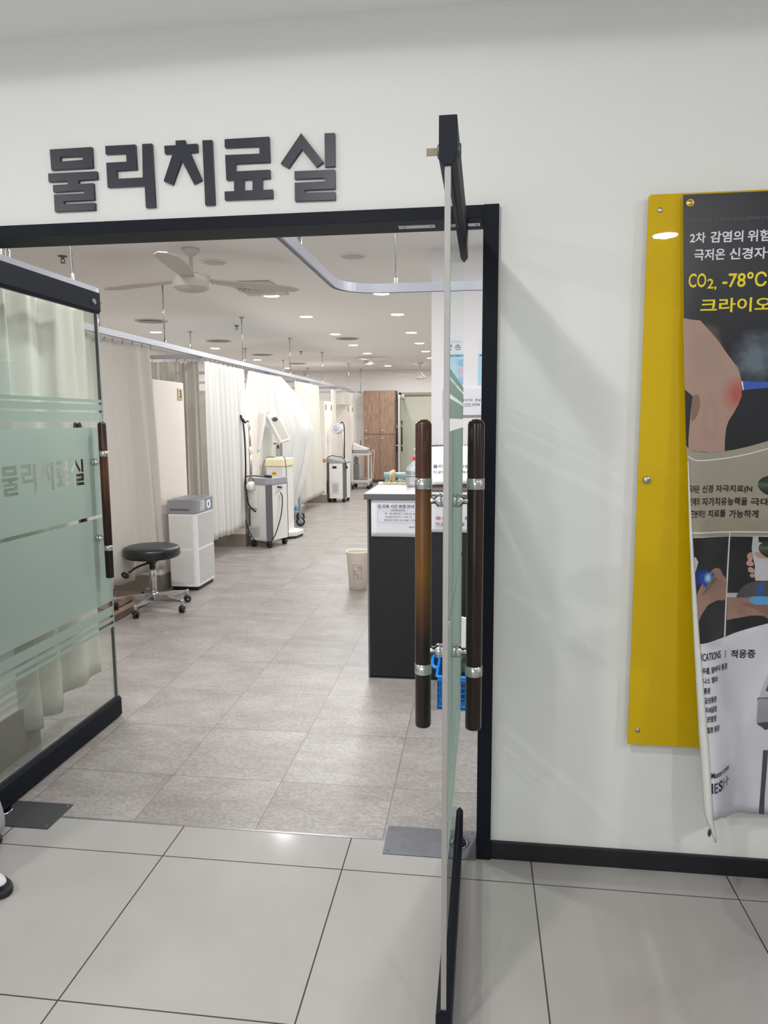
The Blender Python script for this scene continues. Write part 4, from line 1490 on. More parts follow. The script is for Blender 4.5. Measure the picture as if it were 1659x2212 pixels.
# ================================================================== reception counter and what is on it
ct = thing('reception_counter', 'dark charcoal reception counter with a grey top behind the right glass door', 'counter', (0, 0, 0))
obj('carcass', box(-.636, RX1 + 1.4, 1.60, 2.10, .035, .996), M_counter, ct, .002)
obj('front_panel', box(-.643, RX1 + 1.4, 1.589, 1.60, .012, .996), M_counter, ct, .0015)
obj('end_panel', box(-.645, -.636, 1.5885, 2.10, .0, .998), mat('counter_end_edge', (120, 116, 112), .5), ct, .001)
obj('plinth', box(-.60, RX1 + 1.3, 1.64, 2.06, 0, .036), M_black, ct)
b = box(-.66, RX1 + 1.4, 1.580, 2.11, 1.0, 1.031)
obj('counter_top', b, [M_top], ct, .002)
obj('top_edge', box(-.661, RX1 + 1.4, 1.5775, 1.5805, .999, 1.0285), M_topedge, ct, .001)
b = bmesh.new(); lathe(b, [(0, .003), (.004, .002), (.005, 0)], (0, 0, 0), 12, Matrix.Translation((-.607, 1.589, .984)) @ Matrix.Rotation(PI / 2, 4, 'X'))
obj('screw', b, M_dgplastic, ct)


def written(parent, name, lines, plane, m):
    """lettering lines (text, u0, u1, v0, v1, bold) on a sheet"""
    ms = [text_mesh(s, (u0, u1, v0, v1), plane, bo) for s, u0, u1, v0, v1, bo in lines]
    return obj(name, merge(ms), m, parent)


# opening hours notice
def sheet(name, label, x0, x1, y, z0, z1, tilt=0.0, group=None):
    """paper taped to a vertical front facing -y"""
    t = thing(name, label, 'notice', (0, y, 0), 0, group)
    b = bmesh.new()
    n = 8
    g = [[b.verts.new((x0 + (x1 - x0) * i / n + tilt * (z1 - (z1 - z0) * j / n - z0) * -.02, -.0012 - .0016 * math.sin(i * 1.1) * (j / n), z1 - (z1 - z0) * j / n + tilt * .006 * (i / n)))
          for j in range(n + 1)] for i in range(n + 1)]
    for i in range(n):
        for j in range(n):
            b.faces.new((g[i][j], g[i][j + 1], g[i + 1][j + 1], g[i + 1][j])).smooth = True
    p = obj('paper', b, M_paper, t)
    p.modifiers.new('thickness', 'SOLIDIFY').thickness = .0004
    return t
nt_ = sheet('hours_notice', 'white opening hours notice taped to the front of the dark counter', -.622, -.318, 1.5850, .798, .997)
PL = lambda u, v: (u, -.0046, v)
written(nt_, 'title_print', [('진료 시간 변경 안내', -.561, -.391, .954, .972, .02)], PL, M_blueink)
b = bmesh.new()
tube(b, [(-.578 + .009 * math.cos(t), -.004, .963 + .009 * math.sin(t)) for t in [2 * PI * k / 24 for k in range(25)]], .0011, 5)
tube(b, [(-.578, -.004, .969), (-.578, -.004, .962), (-.573, -.004, .962)], .0009, 5)
obj('clock_icon', b, M_blueink, nt_)
b = bmesh.new()
for z in (.9385, .9465):
    bx(b, -.515, -.438, -.0042, -.0038, z, z + .0008)
for x in (-.515, -.4388):
    bx(b, x, x + .0008, -.0042, -.0038, .9385, .9473)
obj('red_frame', b, M_redink, nt_)
written(nt_, 'body_print', [('10월 10일부터 시행', -.512, -.441, .9405, .9455, .01), ('평    일 오전 9시 ~ 오후 6시 30분', -.547, -.372, .9185, .927, .012),
        ('토요일 오전 9시 ~ 오후 1시', -.545, -.402, .9015, .910, .012), ('점심시간 오후 12시 30분 ~ 오후 2시', -.553, -.358, .8845, .893, .012),
        ('- 예로정형외과 -', -.425, -.345, .8475, .855, .012)], PL, M_ink)
b = bmesh.new()
for z in (.8775, .937):
    bx(b, -.588, -.345, -.0042, -.0038, z, z + .0007)
bx(b, -.588, -.5873, -.0042, -.0038, .8775, .937)
obj('box_line', b, M_greyink, nt_)
n2 = sheet('name_notice', 'white notice with red and black writing on the counter front beside the hours notice', -.312, -.02, 1.5850, .826, .996)
written(n2, 'red_print', [('물리', -.275, -.215, .894, .912, .005)], PL, M_redink)
written(n2, 'black_print', [('치료 환자', -.19, -.062, .894, .912, .005), ('이곳에 성함을 말씀', -.275, -.062, .862, .880, .005)], PL, M_ink)
b = bmesh.new(); bx(b, -.275, -.20, -.0042, -.0038, .857, .8582)
obj('underline', b, M_ink, n2)

# flip sign standing on the counter
fs = thing('flip_sign', 'white spiral bound flip sign standing on the counter behind the glass door', 'sign', (-.19, 1.93, 1.0315))
b = bmesh.new()
for s in (-1, 1):
    q = [(-.145, s * .055 - .001, .0), (.145, s * .055 - .001, .0), (.145, s * .004 - .001, .245), (-.145, s * .004 - .001, .245)]
    v = [b.verts.new(p) for p in q]
    w = [b.verts.new((p[0], p[1] + .002, p[2])) for p in q]
    for f in ((0, 1, 2, 3), (7, 6, 5, 4), (0, 4, 5, 1), (1, 5, 6, 2), (2, 6, 7, 3), (3, 7, 4, 0)):
        b.faces.new([(v + w)[i] for i in f])
obj('card', b, mat('dark_card', (60, 50, 46), .6), fs)
b = bmesh.new()
n = 8
SL = lambda u, v: (u, -.0585 - .0014 + (.051) * v / .245 - .005 * max(0, (.06 - v) / .06) ** 2, v)
g = [[b.verts.new(SL(-.135 + .27 * i / n, .022 + .008 * (i / n) + (.216) * j / n)) for j in range(n + 1)] for i in range(n + 1)]
for i in range(n):
    for j in range(n):
        b.faces.new((g[i][j], g[i + 1][j], g[i + 1][j + 1], g[i][j + 1])).smooth = True
pg = obj('page', b, M_paper, fs)
pg.modifiers.new('thickness', 'SOLIDIFY').thickness = .0004
SP = lambda u, v: (SL(u, v)[0], SL(u, v)[1] - .0012, v)
written(fs, 'page_print', [('물리치료 환자분은', -.118, .118, .117, .137, .005), ('이곳에서 말씀하세요', -.118, .118, .085, .103, .005)], SP, M_ink)
b = bmesh.new()
for k in range(20):
    x = -.132 + .264 * k / 19
    tube(b, [(x, -.0105 + .010 * math.cos(t), .245 + .008 * math.sin(t)) for t in [PI * 1.1 * q / 6 for q in range(7)]], .0013, 5)
obj('spiral', b, M_ink, fs)
tag(obj('writing_pad', box(-.31, .02, 1.70, 1.86, 1.0315, 1.040), mat('pad_brown', (74, 62, 54), .6), bevel=.002), 'flat dark brown pad lying on the counter in front of the flip sign', 'pad')

# sanitiser bottle
bt = thing('pump_bottle', 'clear pump bottle with a red collar standing on the counter', 'bottle', (-.415, 2.0, 1.0315))
b = bmesh.new()
lathe(b, [(0, .001), (.055, .001), (.062, .012), (.062, .085), (.056, .112), (.03, .142), (.020, .150), (.020, .158), (0, .158)], (0, 0, 0), 10)
g = NT('clear_plastic')
tr_ = g.n('BsdfTransparent'); tr_.inputs[0].default_value = (.93, .93, .95, 1)
gl_ = g.n('BsdfGlossy'); gl_.inputs['Roughness'].default_value = .08
df_ = g.n('BsdfDiffuse'); df_.inputs[0].default_value = lin((228, 228, 232))
lw = g.n('LayerWeight'); lw.inputs[0].default_value = .35
ma = g.n('MixShader'); mb = g.n('MixShader')
ma.inputs[0].default_value = .45
g.l(tr_.outputs[0], ma.inputs[1]); g.l(df_.outputs[0], ma.inputs[2])
g.l(lw.outputs['Fresnel'], mb.inputs[0]); g.l(ma.outputs[0], mb.inputs[1]); g.l(gl_.outputs[0], mb.inputs[2])
g.l(mb.outputs[0], g.out.inputs['Surface'])
obj('bottle_body', b, g.m, bt)
b = bmesh.new(); lathe(b, [(0, .158), (.021, .158), (.021, .178), (.012, .182), (0, .182)], (0, 0, 0), 18)
obj('pump_collar', b, mat('red_collar', (206, 62, 52), .4), bt, label='red pump collar')
b = bmesh.new(); lathe(b, [(0, .18), (.007, .18), (.007, .21), (.012, .214), (.012, .224), (0, .226)], (0, 0, 0), 14); tube(b, [(0, 0, .219), (.035, -.01, .219), (.045, -.013, .210)], .006, 8)
obj('pump_head', b, M_wplastic, bt)
b = bmesh.new()
for k in range(6):
    a0 = math.radians(200 + 14 * k); a1 = a0 + math.radians(10 if k % 2 else 14)
    for z in (.088, .078, .062):
        b.faces.new([b.verts.new((.0632 * math.cos(a), .0632 * math.sin(a), zz)) for a, zz in ((a0, z), (a1, z), (a1, z + .003), (a0, z + .003))])
obj('label_print', b, M_ink, bt)

# wrapped frame behind the counter
wf = thing('walking_frame', 'pale teal walking frame with bandage wrapped grips behind the counter', 'walking frame', (-.715, 4.30, 0))
M_teal = mat('pale_teal_enamel', (170, 204, 206), .35)
b = bmesh.new()
for s in (0, .46):
    tube(b, [(-.17 + s, 0, .0), (-.17 + s, 0, .87), (-.15 + s, 0, .905)], .016, 10)
    tube(b, [(-.17 + s, .5, .0), (-.17 + s, .5, .80), (-.15 + s, .05, .82)], .016, 10)
obj('upright', b, M_teal, wf)
b = bmesh.new(); tube(b, [(-.19, 0, .925), (.34, 0, .925)], .027, 14); tube(b, [(-.17, .0, .862), (.31, 0, .862)], .018, 12)
obj('cross_bar', b, M_teal, wf)
b = bmesh.new(); tube(b, [(-.19, -.06, .838), (.34, -.06, .838)], [.027, .026], 12)
for k in range(9):
    x = -.14 + .055 * k
    tube(b, [(x - .02, -.06, .838), (x, -.06, .838), (x + .022, -.06, .838)], [.028, .033, .028], 12)
obj('bandage_wrap', b, mat('bandage_beige', (216, 198, 166), .85, bump=.3), wf)
b = bmesh.new()
tube(b, [(-.105, -.005, .965), (-.105, -.03, .93), (-.10, -.03, .88), (-.105, 0, .85)], .02, 8)
tube(b, [(-.13, -.005, .955), (-.12, -.035, .92), (-.13, -.03, .88), (-.13, 0, .84)], .014, 8)
obj('bandage_loop', b, mat('bandage_beige', (216, 198, 166)), wf)
b = bmesh.new(); lathe(b, [(0, 0), (.03, 0), (.032, .02), (.028, .05), (0, .055)], (0, 0, 0), 16, Matrix.Translation((-.185, -.06, .838)) @ Matrix.Rotation(-PI / 2, 4, 'Y'))
obj('end_cap', b, M_wplastic, wf)

# sign and poster on the reception wall
ws = thing('wall_notice', 'white notice board fixed to the reception wall above the flip sign', 'notice', (0, 2.88, 0))
obj('board', box(-.30, .02, -.03, -.003, 1.452, 1.638), M_paper, ws, .006)
PW = lambda u, v: (u, -.0308, v)
written(ws, 'red_print', [('물리치료', -.168, -.095, 1.549, 1.567, .005)], PW, mat('maroon_ink', (120, 52, 62), .7))
written(ws, 'black_print', [('환실', -.078, -.04, 1.549, 1.567, .005), ('이곳에 성함을', -.168, -.045, 1.518, 1.536, .005)], PW, M_ink)
b = bmesh.new(); bx(b, -.168, -.10, -.0312, -.0305, 1.512, 1.5135)
obj('underline', b, M_ink, ws)
po = thing('hygiene_poster', 'pale blue hand washing poster on the reception wall above the notice', 'poster', (0, 2.88, 0))
obj('sheet', box(-.060, .36, -.004, -.001, 1.66, 1.975), mat('poster_blue', (170, 212, 228), .6), po)
b = bmesh.new(); bx(b, -.060, .36, -.0048, -.004, 1.875, 1.975)
obj('white_header', b, M_paper, po)
PP = lambda u, v: (u, -.0052, v)
written(po, 'title_print', [('손 씻기', .03, .17, 1.90, 1.945, .02)], PP, mat('navy_ink', (40, 60, 100), .7))
written(po, 'small_print', [('올바른 손씻기로', .03, .2, 1.952, 1.962, .0)], PP, M_greyink)
b = bmesh.new(); bx(b, -.05, .35, -.0052, -.0048, 1.857, 1.868)
obj('blue_stripe', b, mat('stripe_blue', (70, 120, 180), .6), po)
for j in range(3):
    for i in range(3):
        b = bmesh.new()
        lathe(b, [(0, 0), (.026, 0), (.028, -.0005)], (0, 0, 0), 24, Matrix.Translation((.02 + .12 * i, -.0047, 1.815 - .06 * j)) @ Matrix.Rotation(PI / 2, 4, 'X'))
        lathe(b, [(0, .0004), (.014, .0004), (.015, 0)], (0, 0, 0), 18, Matrix.Translation((.016 + .12 * i, -.0047, 1.812 - .06 * j)) @ Matrix.Rotation(PI / 2, 4, 'X'))
        obj('picture_disc', b, mat('disc_pink', (206, 176, 196), .6) if (i + j) % 2 else mat('disc_blue', (140, 180, 216), .6), po)

# ================================================================== blue basket in front of the counter
bk = thing('plastic_basket', 'blue slotted plastic basket on the floor at the foot of the counter', 'basket', (-.10, 1.36, 0))
M_blue = mat('blue_plastic', (28, 132, 224), .35)
x0, x1, y0, y1, H = -.14, .16, -.16, .19, .172
b = bmesh.new()
for (px0, px1, py0, py1) in ((x0, x1, y0, y0 + .003), (x0, x1, y1 - .003, y1)):
    for z in (.0, .022, .05, .078, .106, .134):
        bx(b, px0, px1, py0, py1, z, z + .007)
    k = 0
    while px0 + k * .0095 < px1:
        bx(b, px0 + k * .0095, px0 + k * .0095 + .003, py0, py1, 0, .16)
        k += 1
for (px0, px1) in ((x0, x0 + .003), (x1 - .003, x1)):
    for z in (.0, .022, .05, .078, .106, .134):
        bx(b, px0, px1, y0, y1, z, z + .007)
    k = 0
    while y0 + k * .0095 < y1:
        bx(b, px0, px1, y0 + k * .0095, y0 + k * .0095 + .003, 0, .16)
        k += 1
bx(b, x0, x1, y0, y1, 0, .004)
obj('slotted_wall', b, M_blue, bk)
b = bmesh.new()
tube(b, [(x, y, H - .006) for x, y in rrect(x0 - .004, x1 + .004, y0 - .004, y1 + .004, .018) + [rrect(x0 - .004, x1 + .004, y0 - .004, y1 + .004, .018)[0]]], .008, 8)
bx(b, x0, x1, y0 - .004, y0 + .002, .145, H); bx(b, x0, x1, y1 - .002, y1 + .004, .145, H)
obj('rim', b, M_blue, bk)
b = bmesh.new(); tube(b, curve_pts([(x0 - .002, .10, H), (x0 - .03, .10, H + .012), (x0 - .035, .02, H + .02), (x0 - .03, -.05, H + .01), (x0 - .002, -.06, H)], 5), .009, 8)
obj('handle', b, M_blue, bk)
b = bmesh.new()
random.seed(11)
lathe(b, [(0, .006), (.09, .006), (.115, .05), (.12, .12), (.115, .19), (.09, .235), (.04, .25), (0, .245)], (0, 0, 0), 20)
for v in b.verts:
    f = 1 + .07 * math.sin(v.co.z * 70 + 3 * math.atan2(v.co.y, v.co.x)) * random.random()
    v.co.x *= f * 1.05; v.co.y *= f * 1.0
bg = obj('plastic_bag', b, mat('black_bag', (20, 20, 22), .35, bump=.2))
bg.location = (-.09, 1.385, 0)
tag(bg, 'crumpled black plastic bag bulging out of the blue basket', 'bag')
b = bmesh.new()
Mb = Matrix.Translation((-.085, 1.27, .355)) @ Matrix.Rotation(.20, 4, 'Y') @ Matrix.Rotation(-.12, 4, 'X')
bx(b, -.11, .13, -.014, .014, -.085, .085, Mb)
cbx = obj('paper_stack', b, mat('stack_white', (232, 230, 236), .6), bevel=.002)
tag(cbx, 'white tilted stack of paper resting on the black bag in the blue basket', 'paper stack')

# ================================================================== yellow panel and the banner in front of it
yp = thing('yellow_panel', 'glossy mustard yellow acrylic panel on the white wall behind the banner', 'panel', (0, 0, 0))
obj('acrylic_sheet', box(.414, 1.12, -.030, -.022, .424, 2.043), M_yellow, yp, .0015)
b = bmesh.new()
for x, z in ((.445, 2.000), (.442, .470), (1.08, 2.0), (1.08, .47)):
    lathe(b, [(0, .003), (.003, .003), (.0065, .0025), (.0075, 0)], (0, 0, 0), 18, Matrix.Translation((x, -.0302, z)) @ Matrix.Rotation(PI / 2, 4, 'X'))
obj('screw', b, M_steel, yp)
b = bmesh.new()
for x in (.438, 1.08):
    lathe(b, [(0, .010), (.009, .010), (.0105, .008), (.0105, 0)], (0, 0, 0), 28, Matrix.Translation((x, -.0302, 1.242)) @ Matrix.Rotation(PI / 2, 4, 'X'))
obj('cap', b, M_steel, yp, label='round brushed steel fixing cap')
b = bmesh.new()
for x in (.45, .80, 1.08):
    for z in (.5, 1.242, 1.97):
        lathe(b, [(0, .0005), (.008, .0005), (.008, .022), (0, .022)], (0, 0, 0), 14, Matrix.Translation((x, -.0, z)) @ Matrix.Rotation(PI / 2, 4, 'X'))
obj('spacer', b, M_steel, yp)

XL = [[0.2734, 0.6251], [0.4749, 0.6115], [0.7749, 0.5841], [1.0956, 0.5564], [1.3332, 0.5383], [1.6838, 0.5176], [2.035, 0.501]]


def xl(z):
    if z <= XL[0][0]:
        return XL[0][1] + (XL[0][0] - z) * .06
    for (a, p), (c, q) in zip(XL, XL[1:]):
        if z <= c:
            return p + (q - p) * (z - a) / (c - a)
    return XL[-1][1]


def curl(z):
    return .15 * max(0, (2.05 - z) / 1.85) ** 2


def BS(x, z, off=0.0):
    """the hanging banner sheet: flat at the top, its left edge curling forward lower down"""
    d = max(0.0, x - xl(z))
    return Vector((x, -.045 - curl(z) * math.exp(-(d / .08) ** 2) - off, z))


ART = {
 'dark_bottom':[[0.5152, 1.6981], [0.5192, 1.6146], [0.5257, 1.5093], [0.5349, 1.3424], [0.5445, 1.3317], [0.5572, 1.3263], [0.5922, 1.3232], [0.6274, 1.324], [0.6697, 1.3297], [0.7144, 1.3404], [0.7628, 1.3552]],
 'leg':[[0.5147, 1.7002], [0.5367, 1.6956], [0.5618, 1.6927], [0.5872, 1.6658], [0.6132, 1.6364], [0.6418, 1.5964], [0.67, 1.5606], [0.6783, 1.5375], [0.6842, 1.5038], [0.6844, 1.4807], [0.6774, 1.4597], [0.6663, 1.4364], [0.653, 1.4132], [0.6467, 1.3919], [0.6449, 1.3641], [0.6456, 1.326], [0.6098, 1.3237], [0.5615, 1.3267], [0.5413, 1.3328], [0.5405, 1.3606], [0.5424, 1.4032], [0.5451, 1.4499], [0.5493, 1.4816], [0.5397, 1.4902], [0.526, 1.5019], [0.5216, 1.5726]],
 'red':[[0.6514, 1.5273], [0.6676, 1.5292], [0.6795, 1.5165], [0.6854, 1.4996], [0.6848, 1.4807], [0.6774, 1.4597], [0.664, 1.4407], [0.6493, 1.445], [0.642, 1.4663], [0.6426, 1.4979]],
 'red2':[[0.661, 1.4999], [0.6731, 1.5019], [0.6819, 1.4891], [0.6789, 1.4702], [0.6689, 1.4661], [0.66, 1.4788]],
 'flame':[[0.6805, 1.5238], [0.7003, 1.5225], [0.7533, 1.5198], [0.7542, 1.5041], [0.7076, 1.5004], [0.6865, 1.4986]],
 'smoke':[[0.6747, 1.548], [0.6854, 1.575], [0.6961, 1.5997], [0.6787, 1.6249], [0.6934, 1.6494], [0.7138, 1.6408], [0.7272, 1.6157], [0.7439, 1.603], [0.7413, 1.5782], [0.7178, 1.5703], [0.6968, 1.5498], [0.6834, 1.5374]],
 'thigh_shade':[[0.5493, 1.4816], [0.5629, 1.4858], [0.57, 1.4624], [0.5646, 1.4328], [0.5546, 1.4159], [0.5462, 1.4159], [0.546, 1.4562]],
 'white_curve':[[0.5375, 1.3172], [0.5496, 1.3082], [0.5677, 1.3024], [0.5954, 1.3026], [0.6355, 1.3059], [0.6767, 1.3125], [0.7194, 1.3222], [0.764, 1.3349], [0.7641, 1.3324], [0.7196, 1.3192], [0.6769, 1.3095], [0.6356, 1.3029], [0.5955, 1.2991], [0.5677, 1.2992], [0.5497, 1.3045], [0.5378, 1.3135]],
 'beige_bottom':[[0.5552, 1.0824], [0.667, 1.081], [0.7385, 1.0811], [0.7786, 1.0832]],
 'white_line':[[0.5541, 1.0961], [0.6664, 1.0956], [0.7779, 1.0955], [0.7781, 1.0916], [0.6665, 1.0917], [0.5542, 1.0919]],
 'photo_foot_bg':[[0.5573, 1.0801], [0.6688, 1.0801], [0.6643, 0.7852], [0.5842, 0.776]],
 'photo_arm_bg':[[0.6736, 1.08], [0.7788, 1.08], [0.7936, 0.8238], [0.6699, 0.7852]],
 'divider':[[0.6698, 1.092], [0.6727, 1.0919], [0.6696, 0.7844], [0.6651, 0.7843]],
 'foot':[[0.5731, 0.9064], [0.5811, 0.9345], [0.5938, 0.9526], [0.6159, 0.982], [0.6318, 0.9904], [0.6461, 0.9858], [0.6553, 0.9693], [0.6672, 0.951], [0.6657, 0.8984], [0.6413, 0.8962], [0.6156, 0.89], [0.6015, 0.879], [0.5885, 0.8596], [0.5782, 0.8441]],
 'foot_dark':[[0.6009, 0.9335], [0.6253, 0.9624], [0.6343, 0.9631], [0.6363, 0.955], [0.6185, 0.9396], [0.6044, 0.9254], [0.5877, 0.9156]],
 'foot_blue':[[0.5922, 0.9449], [0.5987, 0.9647], [0.6142, 0.9759], [0.6268, 0.9764], [0.6252, 0.9671], [0.6111, 0.9528], [0.6008, 0.9381]],
 'foot_glow':[[0.568, 0.9765], [0.5869, 0.9747], [0.5987, 0.9678], [0.5955, 0.9525], [0.5839, 0.9562], [0.5698, 0.9656]],
 'device':[[0.5619, 1.0217], [0.5686, 1.0249], [0.5766, 1.0108], [0.5666, 0.9734]],
 'arm':[[0.6717, 0.8995], [0.7329, 0.8999], [0.7463, 0.905], [0.7705, 0.9039], [0.789, 0.9044], [0.7926, 0.841], [0.7738, 0.847], [0.7434, 0.8463], [0.7126, 0.8396], [0.6724, 0.8345]],
 'arm_shade':[[0.7169, 0.8803], [0.7567, 0.8824], [0.7906, 0.8752], [0.7926, 0.841], [0.783, 0.844], [0.7577, 0.8645]],
 'arm_blue':[[0.7377, 0.8951], [0.76, 0.9037], [0.7856, 0.9027], [0.7882, 0.8832], [0.7644, 0.8794], [0.7444, 0.8838]],
 'blue_beam':[[0.764, 0.9394], [0.776, 0.9397], [0.7705, 0.9039], [0.7585, 0.9036], [0.7584, 0.9328], [0.7606, 0.9329]],
 'knee_cap':[[0.7008, 0.8999], [0.707, 0.9192], [0.7202, 0.9354], [0.738, 0.9454], [0.759, 0.9482], [0.7865, 0.9464], [0.789, 0.9044], [0.7463, 0.905], [0.7329, 0.8999]],
 'handpiece':[[0.7367, 1.0799], [0.7513, 1.0801], [0.754, 1.0642], [0.763, 1.063], [0.769, 1.036], [0.7824, 1.017], [0.7862, 0.9512], [0.7514, 0.9505], [0.7468, 0.9649], [0.7474, 0.9939], [0.74, 1.0195], [0.7353, 1.045]],
 'finger0':[[0.7238, 1.0257], [0.7317, 1.0338], [0.7371, 1.0307], [0.739, 1.0115], [0.7315, 1.0097], [0.7251, 1.0161]],
 'finger1':[[0.7228, 1.0032], [0.7284, 1.0113], [0.7408, 1.0051], [0.7429, 0.9954], [0.7339, 0.9937], [0.7246, 0.9968]],
 'finger2':[[0.7284, 0.9824], [0.731, 0.9904], [0.7418, 0.9874], [0.7483, 0.9778], [0.7426, 0.9729], [0.7318, 0.976]],
 'finger3':[[0.7345, 0.9679], [0.7412, 0.9713], [0.7475, 0.9665], [0.7433, 0.9592], [0.738, 0.9607]],
 'finger4':[[0.7452, 1.034], [0.7631, 1.0343], [0.7815, 1.033], [0.7824, 1.017], [0.7641, 1.0167], [0.7488, 1.0228]],
 'sheet':[[0.6711, 0.9148], [0.7033, 0.9136], [0.7, 0.8999], [0.6708, 0.9009]],
 'machine_body':[[0.7782, 0.5914], [0.8068, 0.5959], [0.8111, 0.5218], [0.7783, 0.5206]],
 'machine_lip':[[0.7751, 0.5922], [0.7787, 0.5965], [0.8067, 0.5987], [0.8068, 0.5956], [0.7804, 0.5935], [0.7776, 0.5897]],
 'machine_neck':[[0.7787, 0.5189], [0.811, 0.5232], [0.8124, 0.4998], [0.802, 0.4977], [0.7946, 0.5059], [0.7834, 0.5122]],
 'machine_top':[[0.7803, 0.5965], [0.8025, 0.671], [0.8067, 0.5986]],
 'machine_panel':[[0.7982, 0.619], [0.8043, 0.6394], [0.8056, 0.6168]],
 'machine_leg':[[0.8019, 0.4342], [0.8161, 0.4348], [0.8158, 0.3793], [0.8144, 0.2914], [0.8164, 0.2302], [0.8003, 0.2319], [0.8013, 0.2908], [0.8019, 0.3707]],
 'bottom':[[0.626, 0.2774], [0.6461, 0.2806], [0.6811, 0.2635], [0.7244, 0.2396], [0.7738, 0.2336], [0.828, 0.23]],
 'grommet':[[0.5212, 2.0123]],
 'grommet2':[[0.6169, 0.2459]],
 'strip':[[0.5485, 1.1618], [0.5765, 0.7747], [0.5951, 0.474], [0.6049, 0.2915], [0.6125, 0.2402], [0.6291, 0.2178]],
}
BXR = 1.10
bn = thing('hanging_banner', 'printed clinic banner with a dark top and white foot hanging over the yellow panel', 'banner', (0, 0, 0))
def zbot(x):
    d = x - .626
    if d < .035:
        return .277 + .003 * d / .035
    return .2806 - .05 * min(1, (d - .02) / .13) ** .8
b = bmesh.new()
NU, NV = 44, 60
g = []
for i in range(NU + 1):
    col = []
    for j in range(NV + 1):
        f = j / NV
        z = 2.034
        x = 0
        for _ in range(4):
            a = xl(z)
            s = (i / NU) ** 1.5
            x = a + (BXR - a) * s
            z = 2.034 + (zbot(max(.626, x)) - 2.034) * f
        col.append(b.verts.new(BS(x, z)))
    g.append(col)
for i in range(NU):
    for j in range(NV):
        b.faces.new((g[i][j], g[i][j + 1], g[i + 1][j + 1], g[i + 1][j])).smooth = True
M_vinylwhite = mat('banner_white', (205, 205, 214), .42, var=.01)
bo = obj('banner_sheet', b, M_vinylwhite, bn)
so = bo.modifiers.new('thickness', 'SOLIDIFY'); so.thickness = .0006; so.offset = -1 if False else 1
# the turned over white edge
b = bmesh.new()
rows = []
for k in range(40):
    z = 1.30 - (1.30 - .218) * k / 39
    w = .003 + .022 * min(1, max(0, (1.30 - z) / .8)) * (1.0 if z > .30 else max(.12, (z - .205) / .095))
    zz = z
    x1_ = xl(max(z, .262)) + (.004 if z < .262 else .001)
    x1_ += .0 if z > .262 else (.262 - z) * .12
    row = []
    for q in range(7):
        t = q / 6
        e = x1_ - w * (1 - t)
        if z < .262:
            e = x1_ - w * (1 - t)
        y = -.045 - curl(z) - .004 - .010 * math.sin(PI * t) * (w / .025)
        row.append(b.verts.new((e, y, zz)))
    rows.append(row)
for p, q in zip(rows, rows[1:]):
    for k in range(6):
        b.faces.new((p[k], q[k], q[k + 1], p[k + 1])).smooth = True
ed = obj('folded_edge', b, mat('banner_back', (214, 214, 210), .5), bn, label='white back side of the banner edge folded over')
ed.modifiers.new('thickness', 'SOLIDIFY').thickness = .0006
LAYER = [0]


def art(name, pts, m, lift, parent=None, smooth=False):
    """printed shape on the sheet: outline (x, z) cut along a lattice so that it follows the curl"""
    if smooth:      # rounded outline through the given points
        n_ = len(pts)
        P_ = [Vector((p[0], p[1], 0)) for p in pts]
        pts = []
        for i in range(n_):
            p0, p1, p2, p3 = P_[i - 1], P_[i], P_[(i + 1) % n_], P_[(i + 2) % n_]
            for k in range(5):
                t = k / 5
                q = .5 * (2 * p1 + (p2 - p0) * t + (2 * p0 - 5 * p1 + 4 * p2 - p3) * t * t + (3 * p1 - p0 - 3 * p2 + p3) * t ** 3)
                pts.append((max(q.x, xl(q.y)), q.y))
    bm = bmesh.new()
    vs_ = [bm.verts.new((p[0], 0, p[1])) for p in pts]
    es = [bm.edges.new((vs_[i], vs_[(i + 1) % len(vs_)])) for i in range(len(vs_))]
    bmesh.ops.triangle_fill(bm, use_beauty=True, use_dissolve=False, edges=es, normal=(0, -1, 0))
    xs = [p[0] for p in pts]
    zs = [p[1] for p in pts]
    for lo, hi, ax in ((min(xs), max(xs), 0), (min(zs), max(zs), 2)):
        step = .006 if ax == 0 else .05
        k = math.ceil(lo / step)
        while k * step < hi:
            co = [0, 0, 0]; co[ax] = k * step
            no = [0, 0, 0]; no[ax] = 1
            bmesh.ops.bisect_plane(bm, geom=bm.verts[:] + bm.edges[:] + bm.faces[:], plane_co=co, plane_no=no)
            k += 1
    for v in bm.verts:
        v.co = BS(v.co.x, v.co.z, .0009 + lift * .00016)
    return obj(name, bm, m, parent or bn)


def skin(name, c, ra, rb, lo, hi, base, hot=None):
    """printed colour that changes smoothly about a point of the picture"""
    gg = NT(name)
    X, Y, Z = gg.xyz()
    dx = gg.math('DIVIDE', gg.math('SUBTRACT', X, c[0]), ra)
    dz = gg.math('DIVIDE', gg.math('SUBTRACT', Z, c[1]), rb)
    d = gg.math('SQRT', gg.math('ADD', gg.math('MULTIPLY', dx, dx), gg.math('MULTIPLY', dz, dz)))
    n = gg.noise(gg.pos((1, 1, 1)), 26.0, 4)
    d = gg.math('ADD', d, gg.math('MULTIPLY', gg.math('SUBTRACT', n, .5), .3))
    stops = [(lo, lin(hot or base)), (hi, lin(base))]
    col = gg.ramp(d, stops)
    n2 = gg.noise(gg.pos((14, 14, 5)), 1.0, 3)
    col = gg.mix(gg.math('MULTIPLY', n2, .35), col, lin(tuple(q * .72 for q in base)))
    gg.l(col, gg.b.inputs['Base Color'])
    gg.b.inputs['Roughness'].default_value = .42
    return gg.m


